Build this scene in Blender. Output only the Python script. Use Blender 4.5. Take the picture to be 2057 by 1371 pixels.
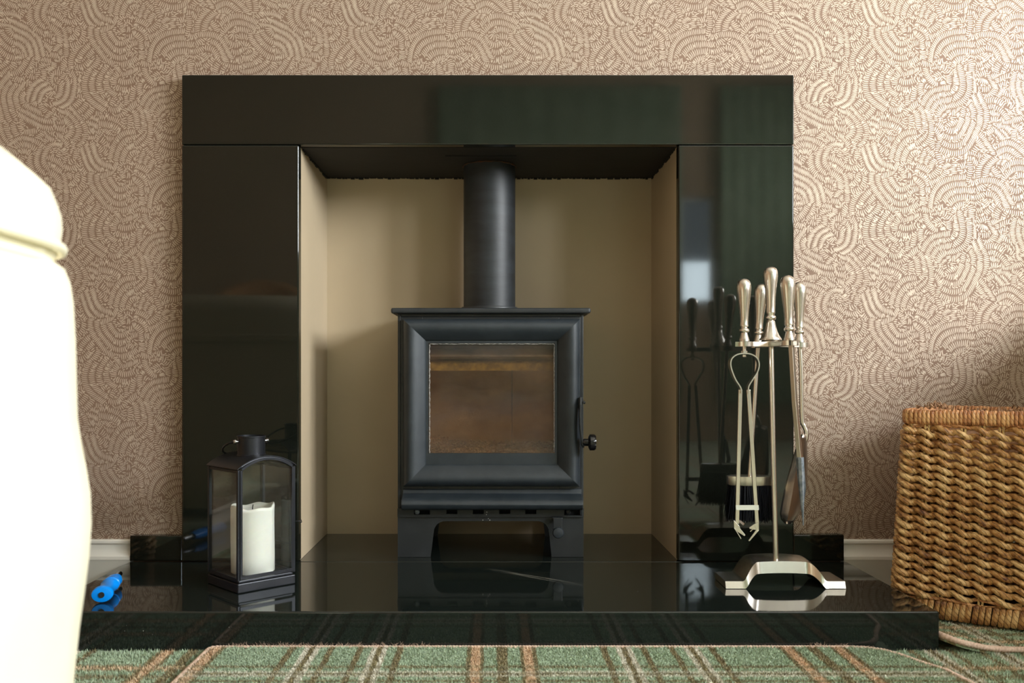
import bpy, math, random
import numpy as np
from mathutils import Vector, Matrix
R = random.Random(7)
PI = math.pi
SC = bpy.context.scene
COL = SC.collection
for o in list(bpy.data.objects): bpy.data.objects.remove(o)

# ------------------------------------------------------------------ camera, world, light, exposure
F = 1.830          # camera distance to the face of the surround (and focal length in thousands of px)
EYE = 0.446
cam_d = bpy.data.cameras.new('camera'); cam = bpy.data.objects.new('camera', cam_d); COL.objects.link(cam)
cam.location = (0, -F, EYE); cam.rotation_euler = (PI/2, 0, 0)
cam_d.sensor_fit = 'HORIZONTAL'; cam_d.sensor_width = 36; cam_d.lens = 36*1830/2057
cam_d.shift_x = 38.5/2057; cam_d.shift_y = 59.5/2057
cam_d.clip_start = 0.05
cam_d.dof.use_dof = True; cam_d.dof.focus_distance = F-0.13; cam_d.dof.aperture_fstop = 5.0
SC.camera = cam
w = bpy.data.worlds.new('sky'); SC.world = w; w.use_nodes = True
w.node_tree.nodes['Background'].inputs[0].default_value = (0.75, 0.85, 1.0, 1)
w.node_tree.nodes['Background'].inputs[1].default_value = 1.0
def area(name, loc, rot, sx, sy, power, color):
    l = bpy.data.lights.new(name, 'AREA'); l.shape = 'RECTANGLE'; l.size = sx; l.size_y = sy
    l.energy = power; l.color = color
    o = bpy.data.objects.new(name, l); COL.objects.link(o); o.location = loc; o.rotation_euler = rot
    return o
# daylight: overcast sky right outside the two windows
area('daylight_side', (2.56, -1.50, 1.42), (0, PI/2, 0), 0.75, 1.25, 225, (0.985, 0.985, 1.03))
area('daylight_side_far', (2.56, -3.05, 1.60), (0, PI/2, 0), 0.75, 0.95, 70, (0.985, 0.985, 1.03))
area('daylight_rear', (1.31, -4.17, 1.03), (-PI/2, 0, PI), 0.24, 0.27, 3, (0.80, 0.92, 1.0))
SC.view_settings.view_transform = 'Standard'; SC.view_settings.look = 'None'
SC.view_settings.gamma = 1; SC.view_settings.use_curve_mapping = False
SC.view_settings.exposure = 0.0

# ------------------------------------------------------------------ helpers
def P(px, py, Y):
    """world point that stands at pixel (px, py) of the photograph and depth Y"""
    k = (F+Y)/1830.0
    return Vector(((px-990)*k, Y, EYE-(py-745)*k))

class MB:
    def __init__(s): s.v = []; s.f = []
    def add(s, vs, fs):
        n = len(s.v); s.v += [tuple(v) for v in vs]; s.f += [tuple(i+n for i in f) for f in fs]; return s
    def box(s, x0, x1, y0, y1, z0, z1, M=None):
        vs = [Vector((x, y, z)) for z in (z0, z1) for y in (y0, y1) for x in (x0, x1)]
        if M is not None: vs = [M @ v for v in vs]
        return s.add(vs, [(0,2,3,1),(4,5,7,6),(0,1,5,4),(2,6,7,3),(0,4,6,2),(1,3,7,5)])
    def lathe(s, prof, c=(0,0,0), n=24, M=None, cap=True):
        vs = []; fs = []
        for r, z in prof:
            for i in range(n):
                a = 2*PI*i/n; v = Vector((r*math.cos(a), r*math.sin(a), z))
                if M is not None: v = M @ v
                vs.append(v+Vector(c))
        m = len(prof)
        for j in range(m-1):
            for i in range(n):
                k = (i+1) % n; fs.append((j*n+i, j*n+k, (j+1)*n+k, (j+1)*n+i))
        if cap:
            if prof[0][0] > 1e-6: fs.append(tuple(range(n-1, -1, -1)))
            if prof[-1][0] > 1e-6: fs.append(tuple((m-1)*n+i for i in range(n)))
        return s.add(vs, fs)
    def tube(s, pts, r, n=10, closed=False, flat=1.0, up=(0,0,1), cap=True):
        """sweep an ellipse (r, r*flat) along pts; r may be a list"""
        pts = [Vector(p) for p in pts]; m = len(pts); vs = []; fs = []
        for j, p in enumerate(pts):
            a = pts[(j-1) % m] if (closed or j > 0) else p
            b = pts[(j+1) % m] if (closed or j < m-1) else p
            t = (b-a).normalized(); u = Vector(up)
            if abs(t.dot(u)) > 0.95: u = Vector((0, 1, 0))
            x = t.cross(u).normalized(); y = x.cross(t)
            rr = r[j] if isinstance(r, (list, tuple)) else r
            for i in range(n):
                q = 2*PI*i/n; vs.append(p + x*(rr*math.cos(q)) + y*(rr*flat*math.sin(q)))
        for j in range(m if closed else m-1):
            k2 = (j+1) % m
            for i in range(n):
                k = (i+1) % n; fs.append((j*n+i, j*n+k, k2*n+k, k2*n+i))
        if cap and not closed:
            fs.append(tuple(range(n-1, -1, -1))); fs.append(tuple((m-1)*n+i for i in range(n)))
        return s.add(vs, fs)
    def strap(s, pts, wv, th):
        """bent strip: pts are centre line, wv width vector, th thickness"""
        pts = [Vector(p) for p in pts]; wv = Vector(wv); vs = []; fs = []; m = len(pts)
        for j, p in enumerate(pts):
            t = (pts[min(j+1, m-1)]-pts[max(j-1, 0)]).normalized(); nrm = t.cross(wv.normalized()).normalized()*th/2
            vs += [p-wv/2-nrm, p+wv/2-nrm, p+wv/2+nrm, p-wv/2+nrm]
        for j in range(m-1):
            for i in range(4):
                k = (i+1) % 4; fs.append((j*4+i, j*4+k, j*4+4+k, j*4+4+i))
        fs.append((3, 2, 1, 0)); fs.append(tuple((m-1)*4+i for i in range(4)))
        return s.add(vs, fs)
    def prism(s, poly, axis, a, b, M=None):
        """extrude a 2-D polygon between a and b along axis ('x','y','z')"""
        def mk(p, t):
            v = {'x': (t, p[0], p[1]), 'y': (p[0], t, p[1]), 'z': (p[0], p[1], t)}[axis]
            v = Vector(v); return M @ v if M is not None else v
        n = len(poly); vs = [mk(p, a) for p in poly]+[mk(p, b) for p in poly]
        fs = [(i, (i+1) % n, n+(i+1) % n, n+i) for i in range(n)]+[tuple(range(n-1, -1, -1)), tuple(range(n, 2*n))]
        return s.add(vs, fs)
    def build(s, name, m, parent=None, smooth=None, bevel=0, bseg=2, sub=0, world=True):
        me = bpy.data.meshes.new(name)
        off = Vector((0,0,0))
        if parent is not None and world: off = absloc(parent)
        me.from_pydata([tuple(Vector(v)-off) for v in s.v], [], s.f); me.validate()
        import bmesh
        bm = bmesh.new(); bm.from_mesh(me); bmesh.ops.recalc_face_normals(bm, faces=bm.faces); bm.to_mesh(me); bm.free()
        o = bpy.data.objects.new(name, me); COL.objects.link(o)
        if m: me.materials.append(m)
        if parent is not None: o.parent = parent
        if bevel:
            b = o.modifiers.new('bevel', 'BEVEL'); b.width = bevel; b.segments = bseg; b.limit_method = 'ANGLE'; b.angle_limit = math.radians(35)
            b.harden_normals = False
        if sub:
            d = o.modifiers.new('sub', 'SUBSURF'); d.levels = sub; d.render_levels = sub
        if smooth is not None:
            me.polygons.foreach_set('use_smooth', [True]*len(me.polygons))
            if smooth < 180: me.set_sharp_from_angle(angle=math.radians(smooth))
        return o
def absloc(o):
    l = Vector(o.location); p = o.parent
    while p is not None: l += Vector(p.location); p = p.parent
    return l
def thing(name, loc, label, cat, group=None):
    o = bpy.data.objects.new(name, None); COL.objects.link(o); o.location = loc; o.empty_display_size = 0.05
    return tag(o, label, cat, group)
def tag(o, label, cat, group=None):
    o['label'] = label; o['category'] = cat
    if group: o['group'] = group
    return o
def struct(o): o['kind'] = 'structure'; return o
def stuff(o): o['kind'] = 'stuff'; return o
def lab(o, t): o['label'] = t; return o

# ------------------------------------------------------------------ materials
def mat(name): 
    m = bpy.data.materials.new(name); m.use_nodes = True
    nt = m.node_tree; return m, nt, nt.nodes['Principled BSDF']
def N(nt, t, **kw):
    n = nt.nodes.new(t)
    for k, v in kw.items(): setattr(n, k, v)
    return n
def noise(nt, scale, detail=3, rough=0.5, stretch=None, space='Object'):
    tc = N(nt, 'ShaderNodeTexCoord'); n = N(nt, 'ShaderNodeTexNoise')
    n.inputs['Scale'].default_value = scale; n.inputs['Detail'].default_value = detail; n.inputs['Roughness'].default_value = rough
    if stretch:
        mp = N(nt, 'ShaderNodeMapping'); mp.inputs['Scale'].default_value = stretch
        nt.links.new(tc.outputs[space], mp.inputs[0]); nt.links.new(mp.outputs[0], n.inputs['Vector'])
    else: nt.links.new(tc.outputs[space], n.inputs['Vector'])
    return n
def ramp(nt, src, stops, interp='LINEAR'):
    r = N(nt, 'ShaderNodeValToRGB'); cr = r.color_ramp; cr.interpolation = interp
    while len(cr.elements) > 1: cr.elements.remove(cr.elements[-1])
    for i, (p, c) in enumerate(stops):
        e = cr.elements[0] if i == 0 else cr.elements.new(p)
        e.position = p; e.color = (*c, 1) if len(c) == 3 else c
    nt.links.new(src, r.inputs[0]); return r
def bump(nt, b, src, strength, dist=0.001):
    bp = N(nt, 'ShaderNodeBump'); bp.inputs['Strength'].default_value = strength; bp.inputs['Distance'].default_value = dist
    nt.links.new(src, bp.inputs['Height']); nt.links.new(bp.outputs[0], b.inputs['Normal']); return bp
def basic(name, c1, c2=None, rough=0.5, metal=0.0, nscale=20, bscale=None, bstr=0.2, bdist=0.001, stretch=None, spec=0.5, lo=0.35, hi=0.65, **kw):
    m, nt, b = mat(name)
    b.inputs['Roughness'].default_value = rough; b.inputs['Metallic'].default_value = metal
    b.inputs['Specular IOR Level'].default_value = spec
    b.inputs['Base Color'].default_value = (*c1, 1)
    if c2:
        n = noise(nt, nscale, 4, 0.55, stretch); r = ramp(nt, n.outputs[0], [(lo, c1), (hi, c2)])
        nt.links.new(r.outputs[0], b.inputs['Base Color'])
    if bscale:
        n = noise(nt, bscale, 3, 0.6, stretch); bump(nt, b, n.outputs[0], bstr, bdist)
    for k, v in kw.items(): b.inputs[k].default_value = v
    return m
M = {}
M['wall_paper'] = basic('wallpaper_ground', (0.225,0.14,0.097), (0.255,0.163,0.113), rough=0.60, nscale=3, bscale=900, bstr=0.15, spec=0.35)
M['wall_ink'] = basic('wallpaper_metallic_ink', (0.545,0.445,0.35), (0.615,0.505,0.40), rough=0.54, metal=0.35, nscale=40, bscale=1500, bstr=0.12)
M['plain_wall'] = basic('painted_room_wall', (0.40,0.27,0.17), (0.44,0.30,0.19), rough=0.8, nscale=2, bscale=200)
M['ceiling'] = basic('white_ceiling_paint', (0.74,0.70,0.62), (0.78,0.74,0.66), rough=0.85, nscale=2, bscale=150)
def granite():
    m, nt, b = mat('polished_black_granite')
    n = noise(nt, 900, 2, 0.7); r = ramp(nt, n.outputs[0], [(0.0, (0.005,0.006,0.0045)), (0.60, (0.008,0.0095,0.0070)), (0.72, (0.045,0.048,0.038)), (0.85, (0.20,0.19,0.13))])
    nt.links.new(r.outputs[0], b.inputs['Base Color'])
    n2 = noise(nt, 6, 3); r2 = ramp(nt, n2.outputs[0], [(0.3, (0.035,)*3), (0.7, (0.06,)*3)]); nt.links.new(r2.outputs[0], b.inputs['Roughness'])
    b.inputs['IOR'].default_value = 1.55
    return m
M['granite'] = granite()
def hearth_mat():
    m, nt, b = mat('polished_black_granite_with_dust')
    n = noise(nt, 900, 2, 0.7); r = ramp(nt, n.outputs[0], [(0.0, (0.006,0.0085,0.0075)), (0.60, (0.009,0.0125,0.011)), (0.72, (0.04,0.05,0.042)), (0.85, (0.18,0.18,0.14))])
    # sparse specks of dust and one long scuff left by dragging logs
    d = noise(nt, 170, 2, 0.5); dr = ramp(nt, d.outputs[0], [(0.79, (0,0,0)), (0.81, (0.5,0.5,0.45))])
    tc = N(nt, 'ShaderNodeTexCoord'); mp = N(nt, 'ShaderNodeMapping'); mp.vector_type = 'POINT'
    mp.inputs['Rotation'].default_value = (0, 0, math.radians(39)); nt.links.new(tc.outputs['Object'], mp.inputs[0])
    sx = N(nt, 'ShaderNodeSeparateXYZ'); nt.links.new(mp.outputs[0], sx.inputs[0])
    def bell(out, c, w_):
        a = N(nt, 'ShaderNodeMath', operation='SUBTRACT'); nt.links.new(out, a.inputs[0]); a.inputs[1].default_value = c
        q = N(nt, 'ShaderNodeMath', operation='ABSOLUTE'); nt.links.new(a.outputs[0], q.inputs[0])
        k = N(nt, 'ShaderNodeMapRange'); nt.links.new(q.outputs[0], k.inputs[0]); k.inputs[1].default_value = 0; k.inputs[2].default_value = w_; k.inputs[3].default_value = 1; k.inputs[4].default_value = 0
        return k
    ang = math.radians(39); cx, cy = 0.088, 0.053
    ux = cx*math.cos(ang)-cy*math.sin(ang); uy = cx*math.sin(ang)+cy*math.cos(ang)
    k1 = bell(sx.outputs[0], ux, 0.12); k2 = bell(sx.outputs[1], uy, 0.012)
    mu = N(nt, 'ShaderNodeMath', operation='MULTIPLY'); nt.links.new(k1.outputs[0], mu.inputs[0]); nt.links.new(k2.outputs[0], mu.inputs[1])
    sn = N(nt, 'ShaderNodeTexNoise'); sn.inputs['Scale'].default_value = 1; sn.inputs['Detail'].default_value = 4
    mp2 = N(nt, 'ShaderNodeMapping'); mp2.inputs['Scale'].default_value = (8, 420, 1); nt.links.new(mp.outputs[0], mp2.inputs[0]); nt.links.new(mp2.outputs[0], sn.inputs['Vector'])
    sr = ramp(nt, sn.outputs[0], [(0.5, (0,0,0)), (0.62, (0.5,0.48,0.4))])
    mm = N(nt, 'ShaderNodeMixRGB', blend_type='MULTIPLY'); mm.inputs[0].default_value = 1; nt.links.new(sr.outputs[0], mm.inputs[1]); nt.links.new(mu.outputs[0], mm.inputs[2])
    a1 = N(nt, 'ShaderNodeMixRGB', blend_type='ADD'); a1.inputs[0].default_value = 1; nt.links.new(r.outputs[0], a1.inputs[1]); nt.links.new(mm.outputs[0], a1.inputs[2])
    a2 = N(nt, 'ShaderNodeMixRGB', blend_type='ADD'); a2.inputs[0].default_value = 1; nt.links.new(a1.outputs[0], a2.inputs[1]); nt.links.new(dr.outputs[0], a2.inputs[2])
    nt.links.new(a2.outputs[0], b.inputs['Base Color'])
    b.inputs['Roughness'].default_value = 0.05; b.inputs['IOR'].default_value = 1.6
    return m
M['hearth'] = hearth_mat()
M['alcove'] = basic('stone_coloured_board_paint', (0.50,0.40,0.268), (0.53,0.425,0.288), rough=0.55, nscale=5, bscale=250, bstr=0.08)
M['soot_board'] = basic('sooty_black_board', (0.005,0.0045,0.004), (0.011,0.009,0.007), rough=0.75, nscale=12, bscale=60, bstr=0.4)
M['skirting'] = basic('white_gloss_skirting', (0.82,0.80,0.74), (0.86,0.84,0.78), rough=0.3, nscale=8, bscale=60, bstr=0.05)
M['stove'] = basic('matt_black_stove_paint', (0.018,0.025,0.031), (0.026,0.034,0.041), rough=0.44, nscale=30, bscale=1100, bstr=0.55, bdist=0.0006)
M['stove_plate'] = basic('smooth_black_stove_paint', (0.014,0.017,0.020), (0.024,0.027,0.030), rough=0.44, nscale=18, bscale=500, bstr=0.2, bdist=0.0005)
M['flue'] = basic('brushed_black_flue', (0.010,0.012,0.014), (0.020,0.024,0.028), rough=0.50, nscale=14, bscale=60, bstr=0.12, stretch=(1,1,4))
M['black_gloss'] = basic('glossy_black_knob', (0.008,0.008,0.009), rough=0.15)
M['rope'] = basic('white_rope_seal', (0.16,0.15,0.14), (0.62,0.60,0.56), rough=0.9, nscale=500, bscale=900, bstr=0.8, bdist=0.002)
M['rust'] = basic('rusty_sealant', (0.10,0.035,0.012), (0.03,0.018,0.010), rough=0.9, nscale=60, bscale=200, bstr=0.6)
M['brick'] = basic('vermiculite_fire_brick', (0.80,0.60,0.40), (0.58,0.40,0.25), rough=0.95, nscale=12, bscale=250, bstr=0.6)
M['baffle'] = basic('ochre_stained_baffle', (0.85,0.58,0.14), (0.40,0.27,0.10), rough=0.7, nscale=60, bscale=300, bstr=0.5)
M['baffle_steel'] = basic('grey_scaled_steel', (0.42,0.37,0.36), (0.25,0.22,0.23), rough=0.45, metal=0.4, nscale=25)
M['ash'] = basic('ash_and_embers', (0.62,0.42,0.26), (0.34,0.19,0.11), rough=1, nscale=90, bscale=300, bstr=1)
M['nickel'] = basic('brushed_nickel', (0.70,0.655,0.59), (0.76,0.71,0.64), rough=0.27, metal=1, nscale=60, bscale=300, bstr=0.06, stretch=(1,1,0.1))
M['steel'] = basic('dull_forged_steel', (0.13,0.16,0.19), (0.30,0.33,0.36), rough=0.45, metal=0.7, nscale=120, bscale=500, bstr=0.5)
M['bristle'] = basic('black_bristle', (0.006,0.007,0.010), rough=0.4)
M['lantern'] = basic('dark_grey_lantern_metal', (0.022,0.024,0.029), (0.032,0.034,0.040), rough=0.36, metal=0.6, nscale=20, bscale=400, bstr=0.1)
M['wax'] = basic('ivory_wax', (0.92,0.90,0.83), (0.94,0.92,0.86), rough=0.45, nscale=10, bscale=20, bstr=0.25, bdist=0.003)
M['wax'].node_tree.nodes['Principled BSDF'].inputs['Subsurface Weight'].default_value = 0.3
M['wax'].node_tree.nodes['Principled BSDF'].inputs['Subsurface Radius'].default_value = (0.02,0.015,0.01)
M['wick'] = basic('burnt_wick', (0.01,0.01,0.01), rough=0.9)
M['blue'] = basic('bright_blue_plastic', (0.0,0.27,0.92), rough=0.22)
M['blue_pale'] = basic('pale_blue_plastic', (0.05,0.36,0.80), rough=0.15)
M['chrome'] = basic('chromed_steel', (0.55,0.55,0.57), rough=0.15, metal=1)
M['leather'] = basic('cream_leather', (0.86,0.80,0.60), (0.89,0.83,0.64), rough=0.42, nscale=4, bscale=300, bstr=0.12)
M['frame_white'] = basic('white_window_frame', (0.75,0.75,0.72), rough=0.35)
M['curtain'] = basic('green_curtain_cloth', (0.24,0.31,0.20), (0.30,0.37,0.25), rough=0.9, nscale=10, bscale=300)
M['shaving'] = basic('pale_bark_shaving', (0.50,0.30,0.18), (0.22,0.11,0.05), rough=0.9, nscale=120)
M['brown_floor'] = basic('basket_floor_board', (0.08,0.045,0.02), rough=0.9)
def glass(name, tint, film=None, dust=0.0):
    m, nt, b = mat(name); out = nt.nodes['Material Output']
    tr = N(nt, 'ShaderNodeBsdfTransparent'); tr.inputs[0].default_value = (*tint, 1)
    gl = N(nt, 'ShaderNodeBsdfGlossy'); gl.inputs['Roughness'].default_value = 0.03
    fr = N(nt, 'ShaderNodeFresnel'); ge = N(nt, 'ShaderNodeNewGeometry'); io = N(nt, 'ShaderNodeMapRange')
    io.inputs[3].default_value = 1.5; io.inputs[4].default_value = 1/1.5; nt.links.new(ge.outputs['Backfacing'], io.inputs[0]); nt.links.new(io.outputs[0], fr.inputs[0])  # thin pane: both sides behave alike
    mx = N(nt, 'ShaderNodeMixShader'); nt.links.new(fr.outputs[0], mx.inputs[0]); nt.links.new(tr.outputs[0], mx.inputs[1]); nt.links.new(gl.outputs[0], mx.inputs[2])
    if film:
        b.inputs['Roughness'].default_value = 0.35
        n = noise(nt, film[2], 5, 0.6, film[3]); r = ramp(nt, n.outputs[0], [(0.3, film[0]), (0.7, film[1])]); nt.links.new(r.outputs[0], b.inputs['Base Color'])
        n2 = noise(nt, film[2]*0.7, 4, 0.6, film[3]); r2 = ramp(nt, n2.outputs[0], [(0.3, (film[4],)*3), (0.72, (film[5],)*3)])
        m2 = N(nt, 'ShaderNodeMixShader'); nt.links.new(r2.outputs[0], m2.inputs[0]); nt.links.new(mx.outputs[0], m2.inputs[1]); nt.links.new(b.outputs[0], m2.inputs[2])
        nt.links.new(m2.outputs[0], out.inputs[0])
    else:
        nt.nodes.remove(b); nt.links.new(mx.outputs[0], out.inputs[0])
    return m
M['clear_glass'] = glass('clear_glass', (0.95,0.97,0.96))
M['lantern_glass'] = glass('dusty_lantern_glass', (0.955,0.965,0.955), ((0.5,0.5,0.48),(0.6,0.6,0.58), 220, (1,1,1), 0.0, 0.015))
M['stove_glass'] = glass('smoke_stained_stove_glass', (0.80,0.74,0.66), ((0.32,0.19,0.10),(0.11,0.115,0.13), 5, (1,1,2.2), 0.0, 0.30))
def tartan(oy):
    m, nt, b = mat('green_tartan_carpet')
    geo = N(nt, 'ShaderNodeNewGeometry'); sep = N(nt, 'ShaderNodeSeparateXYZ'); nt.links.new(geo.outputs['Position'], sep.inputs[0])
    # slight wobble of the woven lines
    wn = N(nt, 'ShaderNodeTexNoise'); wn.inputs['Scale'].default_value = 60; wn.inputs['Detail'].default_value = 2; nt.links.new(geo.outputs['Position'], wn.inputs['Vector'])
    per = 0.489; G = (0.46,0.57,0.395); 
    BR = (0.32,0.265,0.135); TN = (0.78,0.56,0.36); CR = (0.82,0.78,0.65)
    def stripes(out, origin, gain):
        a = N(nt, 'ShaderNodeMath', operation='ADD'); nt.links.new(out, a.inputs[0]); a.inputs[1].default_value = -origin + per*40
        wv = N(nt, 'ShaderNodeMath', operation='MULTIPLY_ADD'); nt.links.new(wn.outputs[0], wv.inputs[0]); wv.inputs[1].default_value = 0.006; nt.links.new(a.outputs[0], wv.inputs[2])
        pp = N(nt, 'ShaderNodeMath', operation='PINGPONG'); nt.links.new(wv.outputs[0], pp.inputs[0]); pp.inputs[1].default_value = per/2
        sc = N(nt, 'ShaderNodeMath', operation='MULTIPLY'); nt.links.new(pp.outputs[0], sc.inputs[0]); sc.inputs[1].default_value = 4.0
        e = 1.2; Z = (0,0,0)
        seq = [(0,7,1),(28,33,1),(33,47,2),(47,54,1),(154,165,1),(180,187,3),(187,196,1),(196,203,3),(217,227,1)]
        def colstops(sel):
            st = []; last = -1
            for a0, a1, c in seq:
                v = sel(c)
                if a0 > 0: st.append(((a0-e)*0.004, sel(0)))
                st.append(((a0+(e if a0 else 0))*0.004, v)); st.append(((a1-e)*0.004, v)); st.append(((a1+e)*0.004, sel(0)))
            out_ = []
            for p, c in sorted(st, key=lambda q: q[0]):
                if out_ and p-out_[-1][0] < 1e-4: out_[-1] = (out_[-1][0], c); continue
                out_.append((p, c))
            return out_[:32]
        rc = [ (0,BR),(0.030,BR),(0.036,G),(0.110,G),(0.114,BR),(0.130,BR),(0.135,TN),(0.186,TN),(0.191,BR),(0.212,BR),(0.218,G),
               (0.615,G),(0.622,BR),(0.656,BR),(0.662,G),(0.714,G),(0.719,CR),(0.746,CR),(0.751,BR),(0.779,BR),(0.784,CR),(0.812,CR),(0.817,G),
               (0.866,G),(0.872,BR),(0.904,BR),(0.910,G) ]
        return ramp(nt, sc.outputs[0], rc)
    rx = stripes(sep.outputs[0], 0.017, 1); ry = stripes(sep.outputs[1], oy, 1)
    # weave the two sets: alternate by a fine checker of yarn rows
    ck = N(nt, 'ShaderNodeTexWave', wave_type='BANDS', bands_direction='DIAGONAL'); ck.inputs['Scale'].default_value = 160; ck.inputs['Distortion'].default_value = 4
    nt.links.new(geo.outputs['Position'], ck.inputs['Vector'])
    def isg(r):
        d = N(nt, 'ShaderNodeVectorMath', operation='DISTANCE'); nt.links.new(r.outputs[0], d.inputs[0]); d.inputs[1].default_value = G
        k = N(nt, 'ShaderNodeMapRange'); nt.links.new(d.outputs['Value'], k.inputs[0]); k.inputs[1].default_value = 0.0; k.inputs[2].default_value = 0.05; return k
    kx = isg(rx); ky = isg(ry)
    # factor of the cross lines: full where the long lines are ground green, half where both cross; never more than 0.75
    inv = N(nt, 'ShaderNodeMapRange'); nt.links.new(kx.outputs[0], inv.inputs[0]); inv.inputs[3].default_value = 0.85; inv.inputs[4].default_value = 0.45
    mf = N(nt, 'ShaderNodeMath', operation='MULTIPLY'); nt.links.new(ky.outputs[0], mf.inputs[0]); nt.links.new(inv.outputs[0], mf.inputs[1])
    mx = N(nt, 'ShaderNodeMixRGB'); nt.links.new(mf.outputs[0], mx.inputs[0]); nt.links.new(rx.outputs[0], mx.inputs[1]); nt.links.new(ry.outputs[0], mx.inputs[2])
    vn = N(nt, 'ShaderNodeTexNoise'); vn.inputs['Scale'].default_value = 450; vn.inputs['Detail'].default_value = 2; nt.links.new(geo.outputs['Position'], vn.inputs['Vector'])
    vr = ramp(nt, vn.outputs[0], [(0.3, (0.55,)*3), (0.7, (1.35,)*3)])
    mu = N(nt, 'ShaderNodeMixRGB', blend_type='MULTIPLY'); mu.inputs[0].default_value = 0.7; nt.links.new(mx.outputs[0], mu.inputs[1]); nt.links.new(vr.outputs[0], mu.inputs[2])
    nt.links.new(mu.outputs[0], b.inputs['Base Color']); b.inputs['Roughness'].default_value = 0.95; b.inputs['Specular IOR Level'].default_value = 0.1
    b.inputs['Sheen Weight'].default_value = 0.25
    bump(nt, b, vn.outputs[0], 0.8, 0.004)
    return m
M['tartan'] = tartan(-0.324); M['tartan_floor'] = tartan(-0.505)
M['binding'] = basic('pinkish_binding_yarn', (0.72,0.54,0.43), (0.52,0.36,0.27), rough=0.9, nscale=300, bscale=500, bstr=0.6)
def wicker(name, a, b_, c, nsc, cre=48):
    m, nt, b = mat(name)
    oi = N(nt, 'ShaderNodeObjectInfo'); n = noise(nt, nsc, 4, 0.6)
    ad = N(nt, 'ShaderNodeMath', operation='MULTIPLY_ADD'); nt.links.new(oi.outputs['Random'], ad.inputs[0]); ad.inputs[1].default_value = 0.30; nt.links.new(n.outputs[0], ad.inputs[2])
    r = ramp(nt, ad.outputs[0], [(0.38, a), (0.62, b_), (0.85, c)]); nt.links.new(r.outputs[0], b.inputs['Base Color'])
    b.inputs['Roughness'].default_value = 0.45
    # slanting fibre creases, their shade painted dark into the colour
    tc = N(nt, 'ShaderNodeTexCoord'); mp = N(nt, 'ShaderNodeMapping'); mp.inputs['Rotation'].default_value = (0, math.radians(35), 0); nt.links.new(tc.outputs['Object'], mp.inputs[0])
    wv = N(nt, 'ShaderNodeTexWave', wave_type='BANDS', bands_direction='X'); wv.inputs['Scale'].default_value = cre; wv.inputs['Distortion'].default_value = 3.5; wv.inputs['Detail'].default_value = 2; wv.inputs['Detail Scale'].default_value = 2
    nt.links.new(mp.outputs[0], wv.inputs['Vector'])
    wr = ramp(nt, wv.outputs['Fac'], [(0.02, (0.30,0.22,0.16)), (0.20, (1,1,1))])
    mu = N(nt, 'ShaderNodeMixRGB', blend_type='MULTIPLY'); mu.inputs[0].default_value = 0.6; nt.links.new(r.outputs[0], mu.inputs[1]); nt.links.new(wr.outputs[0], mu.inputs[2]); nt.links.new(mu.outputs[0], b.inputs['Base Color'])
    bump(nt, b, wr.outputs[0], 0.7, 0.0012)
    return m
M['weaver'] = wicker('golden_seagrass_weave', (0.13,0.038,0.010), (0.50,0.25,0.080), (0.78,0.52,0.24), 75)
M['wrap'] = wicker('reddish_split_cane', (0.24,0.075,0.022), (0.56,0.25,0.10), (0.74,0.42,0.18), 70)
M['stake'] = wicker('pale_cane_stake', (0.42,0.25,0.09), (0.66,0.45,0.19), (0.78,0.56,0.26), 60)

# ------------------------------------------------------------------ room
WY = 0.025   # face of the chimney breast wall
SX0, SX1, SZ1 = -0.625, 0.605, 1.041    # surround outline
OX0, OX1, OZ1 = -0.390, 0.373, 0.900    # opening
HZ = 0.064                               # top of the hearth
b = MB()
b.box(-2.2, OX0-0.005, WY, 0.45, 0, 2.4); b.box(OX1+0.005, 2.5, WY, 0.45, 0, 2.4); b.box(OX0-0.005, OX1+0.005, WY, 0.45, OZ1+0.03, 2.4)
wall = struct(b.build('wall_back', M['wall_paper']))
struct(MB().box(-2.3, -2.2, -4.1, 0.45, 0, 2.4).build('wall_left', M['plain_wall']))
b = MB(); wy0, wy1, wz0, wz1 = -2.10, -0.90, 1.05, 1.80
b.box(2.4, 2.5, -4.1, -3.5, 0, 2.4); b.box(2.4, 2.5, -3.5, -2.6, 0, 1.22); b.box(2.4, 2.5, -3.5, -2.6, 1.98, 2.4); b.box(2.4, 2.5, -2.6, wy0, 0, 2.4); b.box(2.4, 2.5, wy1, WY, 0, 2.4); b.box(2.4, 2.5, wy0, wy1, 0, wz0); b.box(2.4, 2.5, wy0, wy1, wz1, 2.4)
struct(b.build('wall_right', M['plain_wall']))
b = MB(); vx0, vx1, vz0, vz1 = 1.20, 1.42, 0.88, 1.56
b.box(-2.3, vx0, -4.1, -4.0, 0, 2.4); b.box(vx1, 2.5, -4.1, -4.0, 0, 2.4); b.box(vx0, vx1, -4.1, -4.0, 0, vz0); b.box(vx0, vx1, -4.1, -4.0, vz1, 2.4)
struct(b.build('wall_front', M['plain_wall']))
struct(MB().box(-2.3, 2.5, -4.1, 0.45, 2.4, 2.5).build('ceiling', M['ceiling']))
floor = struct(MB().box(-2.3, 2.5, -4.1, 0.45, -0.08, 0.0).build('floor', M['tartan_floor']))
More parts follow.
